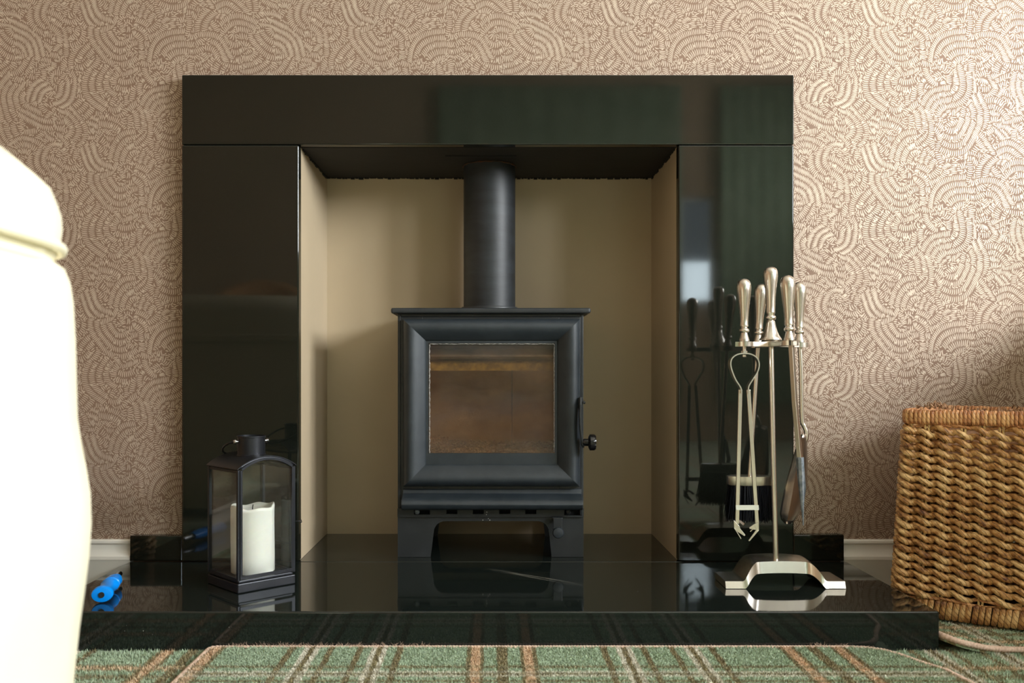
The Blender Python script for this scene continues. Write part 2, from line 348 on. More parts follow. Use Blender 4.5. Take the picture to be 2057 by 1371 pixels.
def window(name, axis, c0, c1, z0, z1, at, bars):
    root = MB()
    def bar(a0, a1, q0, q1, d=0.025):
        if axis == 'y': root.box(at-d, at+d, a0, a1, q0, q1)
        else: root.box(a0, a1, at-d, at+d, q0, q1)
    t = 0.045 if c1-c0 > 0.5 else 0.022
    bar(c0, c1, z0, z0+t); bar(c0, c1, z1-t, z1); bar(c0, c0+t, z0+t, z1-t); bar(c1-t, c1, z0+t, z1-t)
    o = struct(root.build(name, M['frame_white'], bevel=0.004))
    for i in range(1, bars):
        c = c0+(c1-c0)*i/bars; root = MB(); bar(c-0.03, c+0.03, z0+t, z1-t, 0.02); root.build('mullion', M['frame_white'], o)
    p = MB()
    if axis == 'y': p.box(at-0.003, at+0.003, c0+t, c1-t, z0+t, z1-t)
    else: p.box(c0+t, c1-t, at-0.003, at+0.003, z0+t, z1-t)
    p.build('pane', M['clear_glass'], o)
    return o
window('window_1', 'y', wy0, wy1, wz0, wz1, 2.46, 2)
window('window_3', 'y', -3.5, -2.6, 1.22, 1.98, 2.46, 1)
window('window_2', 'x', vx0, vx1, vz0, vz1, -4.05, 1)
# window board
MBs = MB().box(2.30, 2.4, wy0-0.05, wy1+0.05, wz0-0.03, wz0); struct(MBs.build('trim_1', M['frame_white'], bevel=0.006))

# wallpaper print: fans of short metallic strokes, 530 x 297 mm repeat
def wallpaper_tile():
    rr = random.Random(21); TW, TH = 530.0, 297.0
    gw, gh = 530, 297; occ = np.zeros((gh, gw), bool)
    strokes = []
    K = 2   # cells per millimetre
    occ = np.zeros((gh*K, gw*K), bool); H_, W_ = gh*K, gw*K
    def try_stroke(cx, cy, ang, ln, bend, sb):
        pts = []; nn = 9; run = []; best = []
        ca, sa = math.cos(ang), math.sin(ang)
        for k in range(nn):
            u = 2*k/(nn-1)-1; t = u*ln/2; off = -bend*(1-u*u)+sb*math.sin(PI*u)
            x = cx+t*ca-off*sa; y = cy+t*sa+off*ca
            if occ[int(y*K) % H_, int(x*K) % W_]:
                if len(run) > len(best): best = run
                run = []
            else: run.append((x, y))
        if len(run) > len(best): best = run
        return best if len(best) >= 4 else None
    def mark(pts):
        n_ = len(pts); dx = pts[-1][0]-pts[0][0]; dy = pts[-1][1]-pts[0][1]; L = math.hypot(dx, dy); nx, ny = -dy/L, dx/L; tx, ty = dx/L, dy/L
        P_ = np.array(pts); P_ = np.concatenate([P_, (P_[1:]+P_[:-1])/2, (P_[1:]*.75+P_[:-1]*.25), (P_[1:]*.25+P_[:-1]*.75), P_[:1]-[[tx*0.6, ty*0.6]], P_[-1:]+[[tx*0.6, ty*0.6]]])
        for e in (-1.35, -0.9, -0.45, 0, 0.45, 0.9, 1.35):
            occ[((P_[:, 1]+ny*e)*K).astype(int) % H_, ((P_[:, 0]+nx*e)*K).astype(int) % W_] = True
    def fan(cx, cy, a0, span, r0, rings, skip):
        w1, w2 = rr.uniform(0, 6), rr.uniform(0, 6); k1 = rr.uniform(0.05, 0.16); sk = rr.uniform(-0.45, 0.45); bd = rr.choice((-1, 1))*rr.uniform(0.5, 1.3)
        for j in range(rings):
            ln = 12.8+rr.uniform(-1.2, 1.6); r = r0+j*13.3; s0 = rr.uniform(-0.3, 0.3)
            arc = span*rr.uniform(0.7, 1.15); n = max(3, int(arc*r/3.55))
            for i in range(n):
                a = a0+s0+arc*(i/n-0.5); rl = r*(1+k1*math.sin(2*a+w1)+0.04*math.sin(5*a+w2))
                x = cx+rl*math.cos(a); y = cy+rl*math.sin(a)
                pts = try_stroke(x, y, a+sk+rr.uniform(-0.05, 0.05), ln*rr.uniform(0.9, 1.06), bd, 0.5)
                if pts and rr.random() > skip: mark(pts); strokes.append(pts)
    for k in range(34):
        fan(rr.uniform(0, TW), rr.uniform(0, TH), rr.uniform(0, 2*PI), rr.uniform(1.0, 2.4), rr.uniform(10, 34), rr.randint(3, 5), 0.0)
    for k in range(260):
        fan(rr.uniform(0, TW), rr.uniform(0, TH), rr.uniform(0, 2*PI), rr.uniform(0.7, 1.7), rr.uniform(14, 60), rr.randint(1, 3), 0.01)
    for k in range(2200):
        fan(rr.uniform(0, TW), rr.uniform(0, TH), rr.uniform(0, 2*PI), rr.uniform(0.4, 0.9), rr.uniform(14, 40), 1, 0.02)
    out = []
    for pts in strokes:
        hw = rr.uniform(0.90, 1.20); p = np.array(pts); p = p[np.round(np.linspace(0, len(p)-1, 5)).astype(int)]
        d = np.gradient(p, axis=0); L = np.hypot(d[:, 0], d[:, 1]); nrm = np.stack([-d[:, 1]/L, d[:, 0]/L], 1)
        wds = np.array([0.35, 0.95, 1.0, 0.95, 0.35])[:, None]*hw
        a = p+nrm*wds; bb = p-nrm*wds
        out.append(np.concatenate([a, bb[::-1]], 0))
    return np.array(out)/1000.0
tile = wallpaper_tile()
print('strokes per tile', len(tile))
def print_on_wall(x0, x1, z0, z1):
    tiles = []
    for i in range(int(math.floor(x0/0.53)), int(math.ceil(x1/0.53))):
        for j in range(int(math.floor(z0/0.297)), int(math.ceil(z1/0.297))):
            tiles.append(tile+np.array([i*0.53, j*0.297+0.05]))
    A = np.concatenate(tiles, 0); c = A.mean(1)
    k = (c[:, 0] > x0) & (c[:, 0] < x1) & (c[:, 1] > z0) & (c[:, 1] < z1)
    k &= ~((c[:, 0] > SX0+0.012) & (c[:, 0] < SX1-0.012) & (c[:, 1] < SZ1-0.012))
    A = A[k]; n = len(A)
    V = np.zeros((n, 10, 3)); V[:, :, 0] = A[:, :, 0]; V[:, :, 2] = A[:, :, 1]; V[:, :, 1] = WY-0.0003
    me = bpy.data.meshes.new('wallpaper_print'); me.vertices.add(n*10); me.vertices.foreach_set('co', V.ravel())
    # counter-clockwise seen from the room
    idx = np.arange(n*10).reshape(n, 10)
    me.loops.add(n*10); me.loops.foreach_set('vertex_index', idx.ravel().astype(np.int32))
    me.polygons.add(n); me.polygons.foreach_set('loop_start', np.arange(0, n*10, 10, dtype=np.int32)); me.polygons.foreach_set('loop_total', np.full(n, 10, np.int32))
    me.update(calc_edges=True); me.validate()
    me.materials.append(M['wall_ink'])
    o = bpy.data.objects.new('wallpaper_print', me); COL.objects.link(o); o.parent = wall
    return stuff(o)
print_on_wall(-1.75, 1.75, 0.10, 1.75)

# alcove lining
AY = 0.315
al = struct(MB().box(OX0-0.02, OX1+0.02, AY, AY+0.02, HZ-0.03, OZ1+0.02).build('wall_alcove', M['alcove']))
lab(MB().box(OX0-0.018, OX0, WY-0.002, AY, HZ, OZ1).build('side_panel', M['alcove'], al), 'alcove cheek to the left of the stove')
lab(MB().box(OX1, OX1+0.018, WY-0.002, AY, HZ, OZ1).build('side_panel', M['alcove'], al), 'alcove cheek to the right of the stove')
cb = MB().box(OX0-0.01, OX1+0.01, WY-0.002, AY, OZ1, OZ1+0.012)
cb = lab(cb.build('closure_board', M['soot_board'], al), 'sooty black board closing the top')
# ragged lower lip along the plaster
rg = MB()
x = OX0
for k in range(70):
    wdt = R.uniform(0.006, 0.018)
    if x+wdt > OX1: break
    rg.box(x, x+wdt*0.8, AY-0.006, AY, OZ1-R.uniform(0.001, 0.004), OZ1); x += wdt
for sx, sg in ((OX0, 1), (OX1, -1)):
    y = WY+0.01
    while y < AY-0.02:
        q = R.uniform(0.008, 0.02); rg.box(min(sx, sx+sg*0.003), max(sx, sx+sg*0.003), y, y+q*0.8, OZ1-R.uniform(0.001, 0.006), OZ1); y += q
stuff(rg.build('sealant_crumbs', M['soot_board'], cb))
MB().box(-0.100, 0.050, 0.090, 0.0925, OZ1-0.0015, OZ1).build('board_joint', M['wick'], cb)

# skirting boards
prof = [(0.025,0), (0.008,0), (0.008,0.062), (0.0065,0.066), (0.0075,0.072), (0.013,0.078), (0.0165,0.086), (0.017,0.094), (0.014,0.098), (0.0145,0.102), (0.018,0.1045), (0.025,0.1045)]
for nm, a, c in (('baseboard_left', -2.2, -0.732), ('baseboard_right', 0.708, 2.4)):
    struct(MB().prism(prof, 'x', a, c).build(nm, M['skirting'], smooth=30))

# ------------------------------------------------------------------ surround and hearth
t = thing('fireplace_surround', (-0.01, 0, HZ), 'polished black granite fireplace surround framing the stove alcove', 'fireplace')
MB().box(SX0, SX1, 0, WY-0.0006, OZ1+0.0008, SZ1).build('lintel_slab', M['granite'], t, bevel=0.0022)
MB().box(SX0, OX0, 0, WY-0.0006, HZ, OZ1).build('side_slab', M['granite'], t, bevel=0.0028, bseg=6)
MB().box(OX1, SX1, 0, WY-0.0006, HZ, OZ1).build('side_slab', M['granite'], t, bevel=0.0028, bseg=6)
MB().box(-0.731, SX0-0.0005, 0.0045, WY-0.0006, HZ, 0.1145).build('plinth_block', M['granite'], t, bevel=0.002)
MB().box(SX1+0.0005, 0.7075, 0.0045, WY-0.0006, HZ, 0.1165).build('plinth_block', M['granite'], t, bevel=0.002)
h = thing('hearth', (-0.01, -0.19, 0), 'raised polished black granite hearth slab under the stove', 'hearth')
MB().box(-0.731, 0.711, -0.380, -0.0008, 0.001, HZ-0.0005).build('front_slab', M['hearth'], h, bevel=0.003, bseg=4)
MB().box(OX0-0.015, OX1+0.015, 0.0008, AY-0.0005, 0.001, HZ-0.0005).build('back_slab', M['hearth'], h, bevel=0.001)

# ------------------------------------------------------------------ stove
YS = 0.044; YD = 0.034; YB = 0.285
st = thing('wood_burning_stove', (-0.005, YS+0.1, HZ), 'black wood burning stove with a glazed door inside the alcove', 'stove')
def Sx(px, Y=YS): return (px-990)*(F+Y)/1830
def Sz(py, Y=YS): return EYE-(py-745)*(F+Y)/1830
# top plate
tx0, tx1 = Sx(785, 0.028), Sx(1187, 0.028); tz0, tz1 = Sz(629, 0.028), Sz(618, 0.028)
MB().box(tx0, tx1, 0.026, YB+0.012, tz0, tz1).build('top_plate', M['stove_plate'], st, bevel=0.004, bseg=3)
bx0, bx1 = Sx(799), Sx(1172)
zt = tz0; zb = Sz(1020)
# firebox shell with open front
b = MB()
b.box(bx0, bx0+0.006, YS, YB, zb, zt); b.box(bx1-0.006, bx1, YS, YB, zb, zt); b.box(bx0+0.006, bx1-0.006, YB-0.006, YB, zb, zt)
b.box(bx0+0.006, bx1-0.006, YS, YB-0.006, zt-0.006, zt); b.box(bx0+0.006, bx1-0.006, YS, YB-0.006, zb, zb+0.006)
wx0, wx1, wz_0, wz_1 = Sx(850), Sx(1124), Sz(925), Sz(680)
b.box(bx0+0.006, wx0, YS, YS+0.006, zb+0.006, zt-0.006); b.box(wx1, bx1-0.006, YS, YS+0.006, zb+0.006, zt-0.006)
b.box(wx0, wx1, YS, YS+0.006, zb+0.006, wz_0); b.box(wx0, wx1, YS, YS+0.006, wz_1, zt-0.006)
b.build('firebox_shell', M['stove_plate'], st, bevel=0.001)
# door: cushion-moulded frame with mitred corners
def D(px, py): return (Sx(px, YD-0.01), Sz(py, YD-0.01))
ox0, oz1 = D(809, 640); ox1, oz0 = D(1166, 978); ix0, iz1 = D(855, 684); ix1, iz0 = D(1120, 933); gx0, gz1 = D(860, 688); gx1, gz0 = D(1116, 911)
b = MB(); NS = 24; rings = []
for k in range(NS+1):
    u = k/NS; hgt = 0.006+0.019*math.sin(PI*u**0.68)**0.95 if 0 < k < NS else (0.005 if k == 0 else 0.004)
    y = YD+0.006-hgt
    x0 = ox0+(ix0-ox0)*u; x1 = ox1+(ix1-ox1)*u; z0 = oz0+(iz0-oz0)*u; z1 = oz1+(iz1-oz1)*u
    rings.append([(x0, y, z0), (x1, y, z0), (x1, y, z1), (x0, y, z1)])
rings = [[(ox0, YS, oz0), (ox1, YS, oz0), (ox1, YS, oz1), (ox0, YS, oz1)]]+rings+[[(gx0, YD+0.002, gz0), (gx1, YD+0.002, gz0), (gx1, YD+0.002, gz1), (gx0, YD+0.002, gz1)],
        [(gx0, YS-0.0005, gz0), (gx1, YS-0.0005, gz0), (gx1, YS-0.0005, gz1), (gx0, YS-0.0005, gz1)]]
vs = [p for r in rings for p in r]; fs = []
for j in range(len(rings)-1):
    for i in range(4): fs.append((j*4+i, j*4+(i+1) % 4, j*4+4+(i+1) % 4, j*4+4+i))
door = b.add(vs, fs).build('door', M['stove'], st, smooth=60)
for e_ in door.data.edges:      # the mitres stay crisp
    if abs(e_.vertices[0]-e_.vertices[1]) == 4: e_.use_edge_sharp = True
MB().box(gx0, gx1, YD+0.0045, YD+0.0075, gz0, gz1).build('glass_pane', M['stove_glass'], door)
loop = [(gx0+0.002, YD+0.002, gz0), (gx0+0.002, YD+0.002, gz1-0.002), (gx1-0.002, YD+0.002, gz1-0.002), (gx1-0.002, YD+0.002, gz0)]
path = []
for a, c in zip(loop[:-1], loop[1:]):
    n = 90
    for i in range(n): path.append(Vector(a).lerp(Vector(c), i/n)+Vector((R.uniform(-.0004,.0004), 0, R.uniform(-.0004,.0004))))
rad = [0.0006+0.0009*(math.sin(i*1.3)*0.5+0.5)*(0.8 if i < 96 else (0.35 if i < 180 else 0.0)) for i in range(len(path))]
lab(MB().tube(path, rad, 6).build('rope_seal', M['rope'], door, smooth=180), 'white fibre rope seal around the glass')
# lever handle and knob
hx, _, _ = P(1168, 800, YD); 
b = MB()
hp = [P(1166, 797, 0.020), P(1166, 812, 0.012), P(1165, 835, 0.010), P(1166, 860, 0.008), P(1168, 878, 0.008), P(1170, 893, 0.010), P(1172, 898, 0.014)]
b.strap(hp, (0.0, 0.014, 0), 0.004)
b.box(P(1162,800,.02).x, P(1171,800,.02).x, 0.016, 0.034, P(0,819,.02).z, P(0,798,.02).z)
b.build('door_handle', M['stove_plate'], door, bevel=0.001)
Mx = Matrix.Rotation(PI/2, 4, 'Y')
kc = P(1168, 888, 0.008)
lab(MB().lathe([(0.004,0), (0.006,0.002), (0.0075,0.006), (0.0075,0.013), (0.012,0.0145), (0.0165,0.017), (0.0165,0.025), (0.0145,0.0285), (0.006,0.029), (0,0.029)], kc, 28, Mx).build('handle_knob', M['black_gloss'], door, smooth=40), 'glossy black turned knob')
rv = P(1172, 808, 0.014); MB().lathe([(0.003,0), (0.003,0.003), (0.0015,0.004), (0,0.004)], rv, 12, Mx).build('rivet', M['stove_plate'], door, smooth=40)
# ash lip
l0, l1 = Sx(806, 0.01), Sx(1171, 0.01)
prof = [(YS-0.0005, Sz(981)), (YS-0.003, Sz(982)), (YS-0.006, Sz(990)), (0.022, Sz(996)), (0.010, Sz(999)), (0.006, Sz(1003)), (0.004, Sz(1008)), (0.007, Sz(1015)), (0.013, Sz(1019)), (0.020, Sz(1020)), (YS-0.0005, Sz(1020))]
MB().prism(prof, 'x', l0, l1).build('ash_lip', M['stove'], st, smooth=35, bevel=0.0012)
# slotted air panel and legs
zt2 = Sz(1020); zp = Sz(1046)
def slot_panel():
    slots = [(Sx(832), Sx(864), Sz(1032), Sz(1023))]+[(Sx(a), Sx(a+22), Sz(1031), Sz(1022)) for a in (897, 950, 1003, 1055)]+[(Sx(1133), Sx(1168), Sz(1034), Sz(1020.5))]
    b = MB(); zlo, zhi = Sz(1037), zt2; x = bx0
    for s0, s1, a, c in slots:
        b.box(x, s0, YS-0.006, YS, zlo, zhi); b.box(s0, s1, YS-0.006, YS, zlo, a); b.box(s0, s1, YS-0.006, YS, c, zhi); x = s1
    b.box(x, bx1, YS-0.006, YS, zlo, zhi)
    return b
slot_panel().build('slotted_panel', M['stove_plate'], st)
MB().box(bx0+0.01, bx1-0.01, YS+0.016, YS+0.018, Sz(1040), zt2-0.0005).build('air_slide', M['wick'], st)
for cx_, cy_, big in ((838, 1027, 0), (1142, 1027, 1)):
    c = P(cx_, cy_, YS-0.006); My = Matrix.Rotation(PI/2, 4, 'X')
    MB().lathe([(0.0052,0), (0.0052,0.0022), (0.0035,0.0035), (0.002,0.0035), (0.0018,0.001), (0,0.001)], c, 16, My).build('screw', M['stove_plate'] if big else M['steel'], st, smooth=40)
def arch(x0, x1, xl0, xl1, ax0, ax1, ztop, zarch, zbot, rr=0.024):
    pts = [(x0, zbot), (xl0, zbot)]
    pts += [(ax0, zarch-rr)]
    for k in range(1, 7):
        a = PI-k*PI/12; pts.append((ax0+rr+rr*math.cos(a), zarch-rr+rr*math.sin(a)))
    for k in range(0, 7):
        a = PI/2-k*PI/12; pts.append((ax1-rr+rr*math.cos(a), zarch-rr+rr*math.sin(a)))
    pts += [(xl1, zbot), (x1, zbot), (x1, ztop), (x0, ztop)]
    return pts
zlg = HZ
pol = arch(bx0, bx1, Sx(865), Sx(1108), Sx(871), Sx(1103), Sz(1037), zp, zlg)
# triangulate the arch safely: split into left leg, right leg, and top band quads
def arch_mesh(b, pol, axis, a, c, xm):
    # polygon is symmetric-ish and star-splittable: cut at xm into two halves
    n = len(pol); ztop = pol[-1][1]
    left = [p for p in pol[:9]]; right = [p for p in pol[9:-2]]
    left = left+[(xm, left[-1][1]), (xm, ztop), pol[-1]]; right = [(xm, right[0][1])]+right+[pol[-2], (xm, ztop)]
    b.prism(left, axis, a, c); b.prism(right, axis, a, c)
b = MB(); arch_mesh(b, pol, 'y', YS-0.0005, YS+0.0055, 0.0)
b.build('front_leg_plate', M['stove_plate'], st)
b = MB(); arch_mesh(b, pol, 'y', YB-0.006, YB, 0.0); b.build('rear_leg_plate', M['stove_plate'], st)
for sx in (bx0, bx1-0.006):
    q = arch(YS+0.006, YB-0.0065, YS+0.055, YB-0.055, YS+0.06, YB-0.06, zb, zp, zlg)
    b = MB(); arch_mesh(b, q, 'x', sx, sx+0.006, (YS+YB)/2); b.build('side_leg_plate', M['stove_plate'], st)
# air control tab
b = MB(); b.box(Sx(1108), Sx(1129), YS-0.020, YS-0.0005, Sz(1039), Sz(1036)); b.box(Sx(1110), Sx(1128), YS-0.022, YS-0.019, Sz(1066), Sz(1036))
tab = b.build('air_control', M['stove_plate'], st, bevel=0.001)
MB().lathe([(0.0085,0), (0.0112,0.001), (0.0115,0.004), (0.010,0.0062), (0.004,0.0075), (0,0.0075)], P(1121, 1069, YS-0.022), 26, Matrix.Rotation(PI/2, 4, 'X')).build('control_knob', M['stove'], tab, smooth=40)
# splash of paint on the panel
b = MB()
for q in ((978,1028,1.2),(977,1033,.9),(979,1037,.8),(981,1041,.9),(970,1044,1.1),(984,1044,1.1),(977,1023,.6)):
    b.lathe([(0.0006*q[2],0),(0.0009*q[2],0.0003),(0,0.0006)], P(q[0], q[1], YS-0.006 if q[1] < 1037 else YS-0.0005), 8, Matrix.Rotation(PI/2, 4, 'X'))
stuff(lab(b.build('paint_spots', M['frame_white'], st), 'tiny white spots'))
# inside of the firebox
bz0 = Sz(930)
MB().box(bx0+0.012, 0.043, YB-0.030, YB-0.0065, bz0, Sz(735)).build('fire_brick', M['brick'], st, bevel=0.002)
MB().box(0.045, bx1-0.012, YB-0.030, YB-0.0065, bz0, Sz(735)).build('fire_brick', M['brick'], st, bevel=0.002)
MB().box(bx0+0.0065, bx0+0.026, YS+0.012, YB-0.031, bz0, Sz(735)).build('fire_brick', M['brick'], st, bevel=0.002)
MB().box(bx1-0.026, bx1-0.0065, YS+0.012, YB-0.031, bz0, Sz(735)).build('fire_brick', M['brick'], st, bevel=0.002)
MB().prism([(YS+0.034, Sz(744)), (YS+0.030, Sz(729)), (YS+0.036, Sz(725)), (YB-0.0075, Sz(715)), (YB-0.0075, Sz(728))], 'x', bx0+0.0065, bx1-0.0065).build('baffle_plate', M['baffle'], st)
lab(MB().prism([(YS+0.008, Sz(716)), (YS+0.008, Sz(712)), (YS+0.035, Sz(700)), (YS+0.045, Sz(706)), (YS+0.020, Sz(720))], 'x', bx0+0.0065, bx1-0.0065).build('air_wash_bar', M['baffle_steel'], st), 'grey metal bar across the top of the firebox')
b = MB(); b.box(bx0+0.0065, bx1-0.0065, YS+0.0065, YB-0.0065, bz0-0.012, bz0); b.build('grate', M['stove_plate'], st)
b = MB(); ra = random.Random(3)
for k in range(3000):
    x = ra.uniform(bx0+0.035, bx1-0.035); y = ra.uniform(YS+0.02, YB-0.04); fx = (x-bx0)/(bx1-bx0)
    hh = 0.022+0.018*math.exp(-((fx-0.15)/0.1)**2)+0.010*((y-YS)/0.2)
    z = bz0+ra.uniform(0, hh); r = ra.uniform(0.0008, 0.003)
    Mr = Matrix.Rotation(ra.uniform(0, 6), 4, 'X') @ Matrix.Rotation(ra.uniform(0, 6), 4, 'Z')
    b.box(-r, r, -r*0.7, r*0.7, -r*0.6, r*0.6, Matrix.Translation((x, y, z)) @ Mr)
stuff(lab(b.build('ash_bed', M['ash'], st), 'brown ash and crumbled charcoal'))

# flue
fx, fy, fr = -0.0075, 0.190, 0.0573
fl = thing('flue_pipe', (fx, fy, tz1), 'straight black metal flue pipe rising from the stove top', 'pipe')
b = MB(); b.lathe([(fr, tz1+0.0007), (fr, tz1+0.1), (fr, tz1+0.2), (fr, OZ1-0.0005)], (fx, fy, 0), 64, cap=False)
b.lathe([(fr-0.002, tz1+0.0007), (fr-0.002, OZ1-0.0005)], (fx, fy, 0), 64, cap=False)
b.build('pipe_tube', M['flue'], fl, smooth=40)
b = MB(); b.lathe([(fr+0.0005, tz1+0.0007), (fr+0.006, tz1+0.0007), (fr+0.006, tz1+0.009), (fr+0.0045, tz1+0.012), (fr+0.0005, tz1+0.012)], (fx, fy, 0), 64, cap=False); b.build('collar', M['stove_plate'], fl, smooth=30)
pts = [(fx+(fr+0.001)*math.cos(a), fy+(fr+0.001)*math.sin(a), OZ1-0.002+R.uniform(-.0006,.0006)) for a in [2*PI*i/80 for i in range(80)]]
lab(MB().tube(pts, [R.uniform(0.0008, 0.0022) for _ in pts], 6, closed=True).build('seal_ring', M['rust'], fl, smooth=180), 'rust coloured sealant ring')

# ------------------------------------------------------------------ lantern and candle
lc = Vector((-0.4355, -0.187, HZ)); LA = math.radians(43.5); hs = 0.0565
ux = Vector((math.cos(LA), math.sin(LA), 0)); uy = Vector((-math.sin(LA), math.cos(LA), 0))
lan = thing('lantern', lc, 'dark grey metal lantern with arched roof and glass sides on the hearth', 'lantern')
LM = Matrix.Translation(lc) @ Matrix.Rotation(LA, 4, 'Z')
# local axes: x runs front->right edge, so the face y=-hs is the arched right-hand face; x=-hs is the left-hand face
ZB, ZE, ZA = 0.019, 0.211, 0.233
b = MB(); b.box(-hs, hs, -hs, hs, 0, 0.016, LM); b.box(-hs+0.003, hs-0.003, -hs+0.003, hs-0.003, 0.016, ZB+0.002, LM)
b.build('base', M['lantern'], lan, bevel=0.0015)
p = 0.0030
for sx in (-1, 1):
    for sy in (-1, 1):
        x = sx*(hs-p); y = sy*(hs-p)
        MB().box(x-p, x+p, y-p, y+p, ZB+0.002, ZE, LM).build('corner_post', M['lantern'], lan, bevel=0.0006)
def roofz(x): return ZE+(ZA-ZE)*math.sqrt(max(0, 1-(x/(hs+0.004))**2*0.93))-0.0055*0
RW = hs+0.0015; n = 24
xs = [-RW+2*RW*i/n for i in range(n+1)]
zr = [ZE-0.0005+(ZA-ZE)*(math.cos(PI/2*0.98*x/RW)**0.75) for x in xs]
b = MB(); outer = list(zip(xs, zr)); vs = []; fs = []
for yy in (-RW, RW):
    for x, z in outer: vs.append(LM @ Vector((x, yy, z+0.0012)))
    for x, z in outer: vs.append(LM @ Vector((x, yy, z-0.0002)))
m_ = n+1
for i in range(n):
    fs += [(i, i+1, 2*m_+i+1, 2*m_+i), (m_+i, m_+i+1, 3*m_+i+1, 3*m_+i), (i, i+1, m_+i+1, m_+i), (2*m_+i, 2*m_+i+1, 3*m_+i+1, 3*m_+i)]
fs += [(0, m_, 3*m_, 2*m_), (n, m_+n, 3*m_+n, 2*m_+n)]
roof = b.add(vs, fs).build('roof', M['lantern'], lan, smooth=30)
# arch trims on both arched ends
for yy in (-hs+0.002, hs-0.002):
    MB().tube([LM @ Vector((x, yy, z-0.002)) for x, z in outer[1:-1]], 0.0024, 8).build('arch_rim', M['lantern'], lan, smooth=180)
# door frame on the arched right-hand face, side rails
b = MB()
q = 0.0022; fy0 = -hs-0.0018; fy1 = -hs-0.0002
b.box(-hs+0.004, hs-0.002, fy0, fy1, ZB+0.004, ZB+0.010, LM)
b.box(-hs+0.004, -hs+0.008, fy0, fy1, ZB+0.010, ZE, LM); b.box(hs-0.008, hs-0.002, fy0, fy1, ZB+0.010, ZE, LM)
b.strap([LM @ Vector((x*0.93, (fy0+fy1)/2, z-0.004)) for x, z in outer[1:-1]], (LM.to_3x3() @ Vector((0, 0.0016, 0))), 0.004)
dr = b.build('glazed_door', M['lantern'], lan)
b = MB(); hk = [LM @ Vector(v) for v in ((hs-0.002, fy0-0.001, 0.112), (hs+0.006, fy0-0.002, 0.112), (hs+0.010, fy0-0.002, 0.113), (hs+0.011, fy0-0.002, 0.110), (hs+0.007, fy0-0.002, 0.1085))]
b.tube(hk, 0.0011, 8); b.build('latch', M['lantern'], dr, smooth=180)
b = MB()
for sx, sy in ((-1, 0), (1, 0), (0, 1)):
    for z0, z1 in ((ZB+0.002, ZB+0.006), (ZE-0.005, ZE-0.0005)):
        b = MB()
        if sx: b.box(sx*(hs-0.003)-0.002, sx*(hs-0.003)+0.002, -hs+0.0065, hs-0.0065, z0, z1, LM)
        else: b.box(-hs+0.0065, hs-0.0065, sy*(hs-0.003)-0.002, sy*(hs-0.003)+0.002, z0, z1, LM)
        b.build('rail', M['lantern'], lan)
for sx in (-1, 1):
    MB().box(sx*(hs-0.0035)-0.0007, sx*(hs-0.0035)+0.0007, -hs+0.0062, hs-0.0062, ZB+0.0025, ZE-0.001, LM).build('glass_pane', M['lantern_glass'], lan)
for sy in (-1, 1):
    pl = [(-hs+0.0062, ZB+0.0025), (hs-0.0062, ZB+0.0025)]+[(x*0.94, z-0.003) for x, z in outer[::-1] if abs(x) < hs-0.004]
    yy = sy*(hs-0.0035); MB().prism(pl, 'y', yy-0.0007, yy+0.0007, LM).build('glass_pane', M['lantern_glass'], lan)
cz = ZA-0.004
b = MB(); b.lathe([(0.0258,cz), (0.0258,cz+0.003), (0.0247,cz+0.004), (0.0247,cz+0.034), (0.0257,cz+0.0345), (0.0257,cz+0.037), (0.0240,cz+0.037), (0.0235,cz+0.004)], lc, 40, cap=False)
ch = b.build('chimney_collar', M['lantern'], lan, smooth=35)
ra_ = Vector((0.80, 0.60, 0)); fa = Vector((-0.60, 0.80, 0)); pz = cz+0.027
for sg in (-1, 1):
    c = lc+ra_*sg*0.0245+Vector((0,0,pz)); Mr = Matrix.Rotation(math.atan2(ra_.y*sg, ra_.x*sg), 4, 'Z') @ Matrix.Rotation(PI/2, 4, 'Y')
    lab(MB().lathe([(0.0022,0), (0.0022,0.0045), (0.0045,0.005), (0.0045,0.0065), (0.003,0.0085), (0,0.009)], c, 14, Mr).build('rivet', M['chrome'], ch, smooth=40), 'small shiny rivet')
pts = []
for k in range(25):
    a = PI*k/24; hw = 0.0300+0.019*math.sin(a)**0.5
    pts.append(lc+ra_*(-hw*math.cos(a))+fa*(0.074*math.sin(a)**0.9)+Vector((0,0,pz-0.030*math.sin(a)**1.2)))
MB().tube(pts, 0.0020, 8).build('bail_handle', M['lantern'], ch, smooth=180)
# candle
cc = lc+Vector((0.002, 0.0, ZB+0.0022)); cr = 0.0385; ch_ = 0.118
cd = thing('pillar_candle', cc, 'thick ivory pillar candle with drips inside the lantern', 'candle')
b = MB(); nn = 56; rc = random.Random(5); vs = []; fs = []; prof = [(0.93,0), (1.0,0.002), (1.0,0.03), (1,0.06), (1,0.09), (1.0,0.110), (1.01,ch_-0.004), (0.985,ch_+0.001), (0.93,ch_+0.0015), (0.86,ch_-0.003), (0.6,ch_-0.006), (0.2,ch_-0.008), (0.0,ch_-0.008)]
for j, (rr, z) in enumerate(prof):
    for i in range(nn):
        a = 2*PI*i/nn
        wob = 1+0.012*math.sin(3*a+1)+0.010*math.sin(5*a+z*40)
        dz = (0.0025*math.sin(2*a+0.6)+0.0018*math.sin(5*a)) if 5 < j < 10 else 0
        # drips: one ridge on the right-hand side
        for a0, z0 in ((-0.35, 0.045), (2.6, 0.08), (-1.9, 0.07)):
            dd = math.atan2(math.sin(a-a0), math.cos(a-a0))
            if z > z0: wob += 0.05*math.exp(-(dd/0.12)**2)*(1 if j < 8 else 0.3)
        vs.append(cc+Vector((rr*cr*wob*math.cos(a), rr*cr*wob*math.sin(a), z+dz)))
for j in range(len(prof)-1):
    for i in range(nn):
        k = (i+1) % nn; fs.append((j*nn+i, j*nn+k, (j+1)*nn+k, (j+1)*nn+i))
fs.append(tuple(range(nn-1, -1, -1)))
